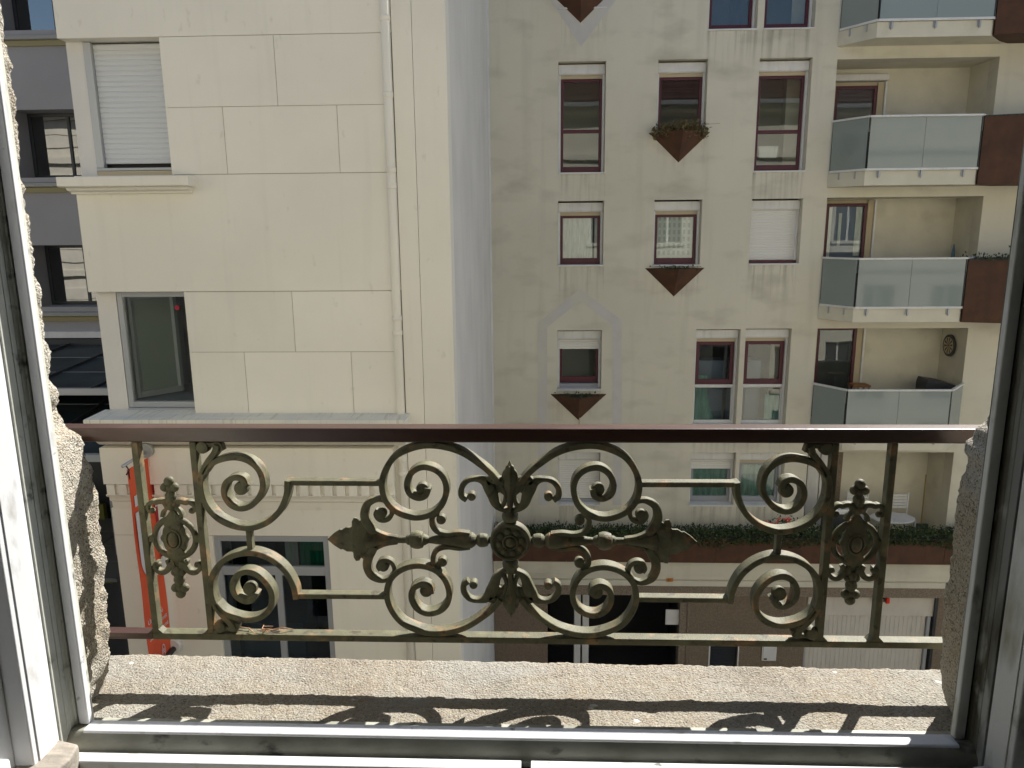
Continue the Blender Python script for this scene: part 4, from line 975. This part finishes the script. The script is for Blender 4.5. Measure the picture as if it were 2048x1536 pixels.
# room behind the camera
rm = empty("room", "plain room behind the open window", "room", (0, -1, CZ-1.6))
zz0, zz1 = CZ-1.6, CZ+1.4
part("floor", MB().box(-2.2, 2.1, -3.2, .598, zz0-.05, zz0), m_floor, rm)
part("ceiling", MB().box(-2.2, 2.1, -3.2, .598, zz1, zz1+.05), m_room, rm)
part("wall", MB().box(-2.25, -2.2, -3.2, .598, zz0, zz1), m_room, rm); part("wall", MB().box(2.1, 2.15, -3.2, .598, zz0, zz1), m_room, rm)
part("wall", MB().box(-2.2, 2.1, -3.25, -3.2, zz0, zz1), m_room, rm)
for a, b, c, d in ((-2.2, -.66, zz0, zz1), (.58, 2.1, zz0, zz1), (-.66, .58, zz0, CZ-.70), (-.66, .58, CZ+1.05, zz1)): part("window_wall", MB().box(a, b, .60, .683, c, d), m_room, rm)
part("lintel", MB().box(-.9, .85, .69, FY-.02, CZ+.95, CZ+1.3), m_jamb, own)

# ------------------------------------------------------------------ white window frame and casements
wf = empty("casement_window", "old white window frame with both casements swung inwards around the view", "window", (-.04, .82, CZ-.64))
H1 = CZ+1.0
def zr(v): return CZ+v
# bottom member: stepped profile (y,z)
prof = [(.7196, -.66), (.7196, -.5315), (.7185, -.5302), (.7035, -.5300), (.7020, -.5310), (.6985, -.5345), (.6940, -.5403), (.6928, -.5480), (.6890, -.5490), (.6890, -.66)]
part("bottom_rail", MB().extr([(a, zr(b)) for a, b in prof], 'X', -.66, .60), m_brail, wf, bevel=.0006)
part("top_lip", MB().extr([(.7199, zr(-.5316)), (.7190, zr(-.5290)), (.7025, zr(-.5290)), (.7010, zr(-.5302)), (.7012, zr(-.5335)), (.7199, zr(-.5335))], 'X', -.4965, .4335), m_frame, wf, bevel=.0006)
nx_ = at(1052, 1520, .685).x
for a, b in ((-.515, nx_-.005), (nx_+.005, .465)):
    part("inner_lip", MB().extr([(.6884, zr(-.5460)), (.6870, zr(-.5448)), (.6750, zr(-.5448)), (.6738, zr(-.5460)), (.6738, zr(-.565)), (.6884, zr(-.565))], 'X', a, b), m_frame, wf, bevel=.0008)
part("drain_slot", MB().box(nx_-.0047, nx_+.0047, .6745, .6878, zr(-.565), zr(-.553)), m_black, wf)
part("inner_ledge", MB().box(-.66, .60, .60, .6735, zr(-.68), zr(-.574)), m_brail, wf, bevel=.001)
part("weather_bar", MB().extr([(.8500, zr(-.640)), (.8500, zr(-.6215)), (.8480, zr(-.6200)), (.7201, zr(-.6080)), (.7201, zr(-.640))], 'X', -.62, .56), m_brail, wf, bevel=.0008)
# side members (plan outlines x,y), left then right
FS = .855
sc = lambda pts: [(x*FS, y*FS) for x, y in pts]
def mirx(p): return [(-.0735-x, y) for x, y in p]
lip = [(-.5815, .8420), (-.5803, .8410), (-.5803, .8338), (-.5813, .8326), (-.5860, .8322), (-.5925, .8330), (-.5938, .8345), (-.5938, .8420)]
stile = [(x/FS, y/FS) for x, y in [(-.5093, .735), (-.5093, .7128), (-.5111, .7120), (-.5113, .7072), (-.5124, .7064), (-.5114, .7056), (-.5116, .7000), (-.5128, .6993), (-.5118, .6986), (-.5121, .6885), (-.5400, .6885), (-.5400, .735)]]
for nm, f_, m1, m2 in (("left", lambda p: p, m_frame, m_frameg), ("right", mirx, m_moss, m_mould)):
    part("stile_lip", MB().extr(sc(f_(lip)), 'Z', zr(-.5289), H1), m1, wf, bevel=.0004)
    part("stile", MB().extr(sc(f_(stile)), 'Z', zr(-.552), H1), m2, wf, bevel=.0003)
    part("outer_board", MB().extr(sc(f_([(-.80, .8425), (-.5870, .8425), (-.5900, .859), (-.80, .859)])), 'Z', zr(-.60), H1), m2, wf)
# casements opened inwards: outer face towards the middle of the opening
def casement(sg, m):
    X = -.5126 if sg < 0 else .4498
    def bx_(par, name, a, b, y0, y1, z0, z1, mm, **k):
        x0, x1 = sorted((X+sg*a, X+sg*b)); return part(name, MB().box(x0, x1, y0, y1, z0, z1), mm, par, **k)
    zb = zr(-.556)
    c = bx_(wf, "casement", 0, .040, .6457, .6870, zb, H1, m, bevel=.002, seg=2)
    bx_(c, "bead", -.0013, -.0001, .6535, .6800, zb+.001, H1-.01, m, bevel=.0005)
    bx_(c, "inner_bead", .018, .038, .6230, .6455, zb, H1, m, bevel=.003)
    bx_(c, "bottom_rail", .004, .040, .20, .6225, zb, zb+.055, m, bevel=.003)
    bx_(c, "far_stile", .0, .040, .14, .199, zb, H1, m, bevel=.003)
    bx_(c, "seal", .019, .03, .6170, .6228, zb+.056, H1, m_black)
    bx_(c, "pane", .026, .031, .20, .6165, zb+.056, H1, m_glassd)
casement(-1, m_frame); casement(1, m_moss)
# weathered blocks at the bottom corners
def block(pts, z0, z1, m, name):
    return part(name, MB().extr(pts, 'Z', z0, z1), m, wf, bevel=.003)
block(sc([(-.570, .795), (-.612, .806), (-.64, .80), (-.66, .76), (-.66, .70), (-.575, .70), (-.565, .77)]), zr(-.57), zr(-.5285), m_wood, "corner_block")
block(sc([(.500, .775), (.505, .79), (.535, .795), (.56, .775), (.56, .70), (.50, .70)]), zr(-.57), zr(-.532), m_moss, "corner_block")

# ------------------------------------------------------------------ wrought-iron window guard
guard = empty("window_guard", "ornate olive green wrought iron window guard with scrolls, brown handrail and central rosette", "railing", (-.0425, .95, CZ-.555))
RY = .95
_c0 = at(1021, 1080.5, RY); XC = _c0.x; ZC = (at(1021, 1080.5, RY).z)
def uv(x, y): p = at(x, y, RY); return (p.x-XC, p.z-ZC)
def spline(pts, n=7):
    out = []; P = [Vector(p) for p in pts]
    for i in range(len(P)-1):
        p0 = P[i-1] if i else P[0]*2-P[1]; p1, p2 = P[i], P[i+1]; p3 = P[i+2] if i+2 < len(P) else P[-1]*2-P[-2]
        for k in range(n):
            t = k/n; out.append(.5*((2*p1)+(-p0+p2)*t+(2*p0-5*p1+4*p2-p3)*t*t+(-p0+3*p1-3*p2+p3)*t**3))
    out.append(P[-1]); return out
def ribbon(mb, pts, wd, dep, cy=0, n=8, ch=.11, sharp=False):
    """pts: list of (u,v) or (u,v,w); flat bar of width wd in the plane and depth dep across it"""
    full = [(p[0], p[1], p[2] if len(p) > 2 else wd) for p in pts]
    P = [Vector(p) for p in full] if sharp else spline(full, n)
    rings = []
    for i, p in enumerate(P):
        a, b = P[max(i-1, 0)], P[min(i+1, len(P)-1)]; t = Vector((b.x-a.x, b.y-a.y)).normalized(); nn = Vector((-t.y, t.x)); k = 1
        if sharp and 0 < i < len(P)-1:
            t0 = Vector((p.x-a.x, p.y-a.y)).normalized(); t1 = Vector((b.x-p.x, b.y-p.y)).normalized(); n0 = Vector((-t0.y, t0.x)); nn = (n0+Vector((-t1.y, t1.x))).normalized(); k = 1/max(.5, nn.dot(n0))
        h = p.z/2; c = min(h, dep/2)*ch*2
        c = min(c, h*.8)
        cs = [(-h, -dep/2+c), (-h+c, -dep/2), (h-c, -dep/2), (h, -dep/2+c), (h, dep/2-c), (h-c, dep/2), (-h+c, dep/2), (-h, dep/2-c)]
        rings.append([(XC+p.x+nn.x*s*k, RY+cy+d, ZC+p.y+nn.y*s*k) for s, d in cs])
    vs = [q for r in rings for q in r]; fs = []
    for i in range(len(rings)-1):
        for k in range(8): fs.append((i*8+k, i*8+(k+1) % 8, (i+1)*8+(k+1) % 8, (i+1)*8+k))
    fs += [tuple(range(8)), tuple(range(len(vs)-8, len(vs)))[::-1]]
    return mb.add(vs, fs)
def blob(mb, u, v, r, d=.0062, rz=None):
    n = 18; prof = [(r*.72, -d), (r*.93, -d*.9), (r, -d*.6), (r, d*.6), (r*.93, d*.9), (r*.72, d)]
    vs = [(XC+u+q*math.cos(2*math.pi*k/n), RY+y, ZC+v+q*math.sin(2*math.pi*k/n)) for q, y in prof for k in range(n)]
    fs = [(i*n+k, i*n+(k+1) % n, (i+1)*n+(k+1) % n, (i+1)*n+k) for i in range(5) for k in range(n)]+[tuple(range(n))[::-1], tuple(range(5*n, 6*n))]
    return mb.add(vs, fs)
def plate(mb, pts, dep, cy=0, bulge=.004):
    """flat cast leaf with a raised middle rib"""
    n = len(pts); cx = sum(p[0] for p in pts)/n; cz = sum(p[1] for p in pts)/n
    o = [(XC+p[0], RY+cy, ZC+p[1]) for p in pts]; i_ = [(XC+cx+(p[0]-cx)*.78, 0, ZC+cz+(p[1]-cz)*.78) for p in pts]
    vs = [(a, b-dep*.25, c) for a, b, c in o]+[(a, b+dep*.25, c) for a, b, c in o]+[(a, RY+cy-dep/2, c) for a, _, c in i_]+[(a, RY+cy+dep/2, c) for a, _, c in i_]+[(XC+cx, RY+cy-dep/2-bulge, ZC+cz), (XC+cx, RY+cy+dep/2+bulge, ZC+cz)]
    fs = []
    for k in range(n):
        l = (k+1) % n
        fs += [(k, l, n+l, n+k), (k, 2*n+k, 2*n+l, l), (n+k, n+l, 3*n+l, 3*n+k), (2*n+k, 4*n, 2*n+l), (3*n+k, 3*n+l, 4*n+1)]
    return mb.add(vs, fs)
def q4(name, fn, both=True, **k):
    """build the top left piece and its mirror images"""
    for sx in (1, -1):
        for sz in ((1, -1) if both else (1,)):
            mb = MB(); fn(mb)
            mb.v = [Vector((XC+sx*(v.x-XC), v.y, ZC+sz*(v.z-ZC))) for v in mb.v]
            o = part(name, mb, m_iron, guard, **k); autosmooth(o, 28)
PXS = lambda pts: [uv(*p[:2])+((p[2]*.00068,) if len(p) > 2 else ()) for p in pts]

zrail = at(1000, 886, RY).z; zbar = at(1000, 1272, RY).z
o = part("handrail", MB().box(-.80, .74, .942, .968, at(1000, 886, .942).z, at(1000, 857.5, .942).z), m_rail, guard, bevel=.0022, seg=3)
BBT = CZ-.5545
part("bottom_bar", MB().box(-.5475, .72, .943, .960, BBT-.0095, BBT), m_iron, guard, bevel=.0012)
part("bar_end", MB().box(-.78, -.5477, .943, .960, BBT-.0095, BBT), m_rail, guard, bevel=.0012)
for X in (-.5425, -.4635, .3795, .454):
    part("post", MB().box(X-.0045, X+.0045, .9435, .9565, BBT, zrail+.002), m_iron, guard, bevel=.001)
    # forged foot
    for s_ in (1, -1): part("post_foot", MB().add([(X+s_*.0045, .9436, BBT+.006), (X+s_*.0105, .9436, BBT+.0001), (X+s_*.0045, .9436, BBT+.0001), (X+s_*.0045, .956, BBT+.006), (X+s_*.0105, .956, BBT+.0001), (X+s_*.0045, .956, BBT+.0001)], [(0, 1, 2), (3, 5, 4), (0, 3, 4, 1), (1, 4, 5, 2), (2, 5, 3, 0)]), m_iron, guard)

def f_big(mb):
    ribbon(mb, PXS([(998, 962), (982, 943), (962, 926), (927, 903), (889, 890.5), (851, 888), (818, 896), (791, 911), (773, 937), (766, 967), (774, 998), (798, 1021), (832, 1031), (865, 1024), (886, 1004), (894, 975), (887, 950), (869, 935), (845, 931), (825, 942), (816, 963), (821, 983), (838, 992), (853, 987), (857, 973)]), .0080, .0190)
    blob(mb, *uv(846, 976), .0088)
q4("scroll", f_big)
def f_bar(mb):
    ribbon(mb, PXS([(763, 964), (582, 963)]), .0070, .0145, sharp=True)
q4("link_bar", f_bar)
def f_out(mb):
    ribbon(mb, PXS([(578.5, 958), (577, 985), (565, 1015), (545, 1036), (522, 1048), (499, 1052), (468, 1047), (438, 1031), (415, 1003), (406, 970), (409, 942), (420, 921), (433, 903), (438, 888)]), .0080, .0185)
    ribbon(mb, PXS([(412, 945, 8), (424, 928, 10), (445, 916), (474, 911.5), (502, 919), (523, 939), (530, 968), (522, 991), (505, 1008), (484, 1013), (464, 1004), (453, 984), (456, 963), (472, 952), (488, 955), (496, 968)]), .0080, .0185)
    blob(mb, *uv(484, 975), .0095)
    blob(mb, *uv(408, 893), .0085, .008); ribbon(mb, PXS([(403, 886), (424, 888), (440, 887), (446, 900)]), .006, .011)
q4("scroll", f_out)
def f_link(mb): ribbon(mb, [(uv(499, 1055)[0], .021, .010), (uv(499, 1055)[0], .012, .0075), (uv(499, 1055)[0], -.012, .0075), (uv(499, 1055)[0], -.021, .010)], .008, .0115)
q4("tie_bar", f_link, both=False)
# horizontal baluster arms
def f_arm(mb):
    for a, b in (((980, 1080), (0, 0)),): pass
    def rod(pts): mb.tube([(XC+uv(x, 1080.5)[0], RY, ZC) for x, r in pts], [r*.00068 for x, r in pts], 14)
    rod([(985, 6), (978, 7), (975, 12), (968, 14), (960, 14), (955, 11), (953, 8), (950, 12), (944, 16), (930, 16.5), (915, 14), (900, 11.5), (885, 9.5), (872, 9), (868, 8), (858, 7), (854, 9), (851, 11), (848, 11.5), (846, 16), (838, 18.5), (830, 18), (822, 15), (820, 11), (816, 10.5), (812, 7.5), (800, 7), (785, 8), (770, 10), (755, 13), (742, 17), (734, 18)])
q4("baluster_arm", f_arm, both=False)
def f_curl(mb):
    ribbon(mb, PXS([(940, 1066, 6), (918, 1064, 7), (895, 1066.5, 8), (876, 1062, 9), (866, 1050, 10), (864.5, 1036, 10), (870, 1028, 9), (880, 1027, 8)]), .006, .011); blob(mb, *uv(883, 1037), .0068)
    ribbon(mb, PXS([(866, 1033, 8), (868, 1025, 8), (876, 1018, 7)]), .005, .010)
q4("curl", f_curl)
def f_leafcurl(mb):
    ribbon(mb, PXS([(748, 1066, 16), (742, 1054, 16), (734, 1043, 18), (730, 1026, 17), (735, 1008, 15), (748, 999, 12), (762, 997, 9), (778, 1004, 9), (785, 1019, 9), (781, 1033, 9), (770, 1039, 9), (758, 1036, 9), (752, 1026, 8), (756, 1018, 8)]), .008, .011); blob(mb, *uv(763, 1026), .0075)
    ribbon(mb, PXS([(742, 1050, 6), (752, 1061, 6), (772, 1070, 6), (795, 1074, 6)]), .004, .009)
q4("leaf_curl", f_leafcurl)
def f_leaf(mb):
    P = [(655, 1072), (668, 1066), (680, 1058), (684, 1059), (692, 1054), (702, 1054), (707, 1049), (704, 1042), (708, 1035), (715, 1036), (719, 1042), (724, 1039), (732, 1042), (744, 1054), (750, 1081)]
    a = [(uv(x, y)[0], uv(x, y)[1]) for x, y in P]; v0 = uv(656, 1071.5)[1]
    a[0] = (a[0][0], 0.0); up = a[:-1]+[(a[-1][0], .0)]
    full = up+[(u, -v) for u, v in up[-2:0:-1]]
    plate(mb, full, .007, 0, .004)
q4("leaf", f_leaf, both=False)
# rosette and collars
ro = MB(); ro.disc_y(XC, ZC, .0275, RY-.0065, RY+.0065, 40)
o = part("rosette", ro, m_iron, guard, bevel=.0018)
def torus(mb, R_, r, y, n=40, m=8, cx=XC, cz=ZC, ez=1):
    vs = []; fs = []
    for i in range(n):
        g = 2*math.pi*i/n
        for j in range(m):
            h = 2*math.pi*j/m; q = R_+r*math.cos(h); vs.append((cx+q*math.cos(g), y+r*math.sin(h), cz+q*ez*math.sin(g)))
    for i in range(n):
        for j in range(m): fs.append((i*m+j, ((i+1) % n)*m+j, ((i+1) % n)*m+(j+1) % m, i*m+(j+1) % m))
    return mb.add(vs, fs)
t_ = torus(MB(), .0245, .0028, RY-.0065); torus(t_, .0095, .0016, RY-.0075); part("ring", t_, m_iron, o, smooth=True)
t_ = MB()
for k in range(8):
    g = 2*math.pi*k/8+.2; t_.ball((XC+.0155*math.cos(g), RY-.0065, ZC+.0155*math.sin(g)), .0048, .0028, .0048, 10, 6)
part("petal", t_, m_iron, o, smooth=True); part("boss", MB().ball((XC, RY-.007, ZC), .0068, .006, .0068, 14, 8), m_iron, o, smooth=True)
def f_fleur(mb):
    pass
for sz in (1, -1):
    def mz(mb):
        mb.v = [Vector((v.x, v.y, ZC+sz*(v.z-ZC))) for v in mb.v]; return mb
    V = lambda y: uv(1021, y)[1]
    c = MB().tube([(XC, RY, ZC+V(y)) for y, r in ((1044, 9), (1041, 13), (1039, 15.5), (1033, 17), (1027, 16), (1025, 12), (1018, 12))], [r*.00068 for r in (9, 13, 15.5, 17, 16, 12, 12)], 16)
    part("collar", mz(c), m_iron, guard, smooth=True)
    P = [(1021, 919), (1025, 929), (1029, 932), (1030.5, 938), (1035, 943), (1037.5, 952), (1037, 962), (1034.5, 972), (1030, 985), (1027, 1005), (1026, 1022)]
    R_ = [(uv(x, y)[0]-uv(1021, y)[0], uv(x, y)[1]) for x, y in P]; R_[0] = (0, R_[0][1])
    full = R_+[(-u, v) for u, v in R_[:0:-1]]
    fl = MB(); plate(fl, full, .009, -.001, .003); ribbon(fl, [(0, V(930), .0012), (0, V(960), .0022), (0, V(1020), .003)], .002, .004, cy=-.0065)
    o = part("lily_leaf", mz(fl), m_iron, guard)
    for sx in (1, -1):
        mb = MB()
        ribbon(mb, PXS([(1019, 1020, 8), (1004, 1017, 9), (992, 1006, 17), (986, 990, 21), (979, 974, 23), (968, 961, 16), (952, 957, 8.5), (935, 960.5, 9.5), (924, 974, 11), (924, 990, 11.5), (934, 998, 11)]), .008, .0115)
        blob(mb, *uv(944, 991), .0058, .007)
        ribbon(mb, PXS([(975, 962, 15), (992, 958, 15), (1008, 964, 13)]), .01, .0115)
        plate(mb, [(uv(x, y)[0], uv(x, y)[1]) for x, y in ((1021, 948), (1008, 952), (996, 956), (980, 950), (974, 962), (978, 980), (990, 990), (1000, 984), (1010, 992), (1021, 1000))], .0075, .001, .001)
        ribbon(mb, PXS([(998, 960, 7), (1006, 975, 7), (1011, 990, 7), (1009, 1004, 8), (1003, 1014, 8)]), .005, .010)
        mb.v = [Vector((XC+sx*(v.x-XC), v.y, ZC+sz*(v.z-ZC))) for v in mb.v]
        o = part("lily_petal", mb, m_iron, guard); autosmooth(o, 50)
# medallions between the post pairs
for mi, mxc in enumerate(((-.5425-.4635)/2, (.3795+.454)/2)):
    q = MB(); body = MB()
    K = .00076                       # metres per traced pixel of the medallion
    cU = mxc-XC
    def mp(x, y): return ((x-350)*K+cU, (1066-y)*K*.985)
    cu0 = cU
    bodyp = [(0, 56), (6, 50), (10, 44), (17, 38), (19, 30), (16, 24), (20, 18), (22, 8), (26, 2), (26, -2), (22, -8), (20, -18), (16, -24), (19, -30), (17, -38), (10, -44), (6, -50), (0, -56)]
    full = [(cU+a*K, b*K) for a, b in bodyp]+[(cU-a*K, b*K) for a, b in bodyp[-2:0:-1]]
    plate(body, full, .009, 0, .003)
    md = part("medallion", body, m_iron, guard)
    part("cameo", MB().ball((XC+cU, RY-.006, ZC), .0075, .005, .0115, 16, 10), m_iron, md, smooth=True)
    part("cameo_ring", torus(MB(), .0098, .0013, RY-.0065, 28, 6, XC+cU, ZC, 1.35), m_iron, md, smooth=True)
    part("oval_ring", torus(MB(), .0285, .0042, RY, 36, 8, XC+cU, ZC, 1.0), m_iron, md, smooth=True)
    for sx in (1, -1): part("side_lug", ribbon(MB(), [(cU+sx*.0275, 0, .010), (cU+sx*.036, 0, .010)], .01, .010, sharp=True), m_iron, md)
    for sz in (1, -1):
        fin = MB()
        def B(u, v, r, d=.006): fin.ball((XC+cU+u*K, RY-.001, ZC+sz*v*K), r*K, d, r*K, 12, 8)
        B(0, 108, 9.5, .0065); B(-8.5, 97, 8.5); B(8.5, 97, 8.5); B(0, 95, 8); B(0, 86, 7); B(0, 80, 10.5, .007); B(0, 73, 9, .007); B(-7, 66, 7); B(7, 66, 7); B(0, 62, 9, .008)
        part("finial", fin, m_iron, md, smooth=True)
        sh = MB()
        for sx in (1, -1):
            P = [(4, 62, 18), (12, 70, 10), (20, 71, 9), (28, 69, 9), (34, 70, 8), (42, 64, 7), (43, 56, 6), (38, 50, 5)] if sz > 0 else [(4, 50, 16), (12, 52, 12), (20, 62, 10), (28, 66, 9), (36, 64, 8), (42, 56, 7), (40, 48, 6), (34, 47, 5)]
            ribbon(sh, [(cU+sx*a*K, sz*b*K, w_*K) for a, b, w_ in P], .006, .010)
            sh.ball((XC+cU+sx*36*K, RY-.001, ZC+sz*(53 if sz > 0 else 51)*K), 5.5*K, .005, 5.5*K, 10, 6)
            ribbon(sh, [(cU+sx*4*K, sz*60*K, 6*K), (cU+sx*15*K, sz*52*K, 6*K), (cU+sx*18*K, sz*42*K, 7*K)], .004, .009)
        o = part("shoulder", sh, m_iron, md); autosmooth(o, 50)
# dry twig caught on the bottom bar
tw = MB(); r3 = random.Random(3); c = at(520, 1262, .95)
for i in range(9):
    a = Vector((c.x+r3.uniform(-.02, .02), .95+r3.uniform(-.006, .006), BBT+.001)); tw.tube([a, a+Vector((r3.uniform(-.02, .02), 0, r3.uniform(.001, .006))), a+Vector((r3.uniform(-.03, .03), r3.uniform(-.01, .01), r3.uniform(.0, .004)))], .0007, 5)
solo("dry_twigs", tw, mat("dry_twig", (.42, .25, .15)), "small wisp of dry twigs caught on the guard's bottom bar", "twigs")
# thread of cobweb across the frame
solo("cobweb_thread", MB().tube([(-.50+i*.09, .6965, CZ-.5475+.001*math.sin(i*1.7)+(.002 if i == 6 else 0)) for i in range(11)], .00035, 4), mat("cobweb", (.6, .58, .45)), "thin cobweb thread stretched along the bottom of the window frame", "cobweb")

scene.render.resolution_x = 1024; scene.render.resolution_y = 768
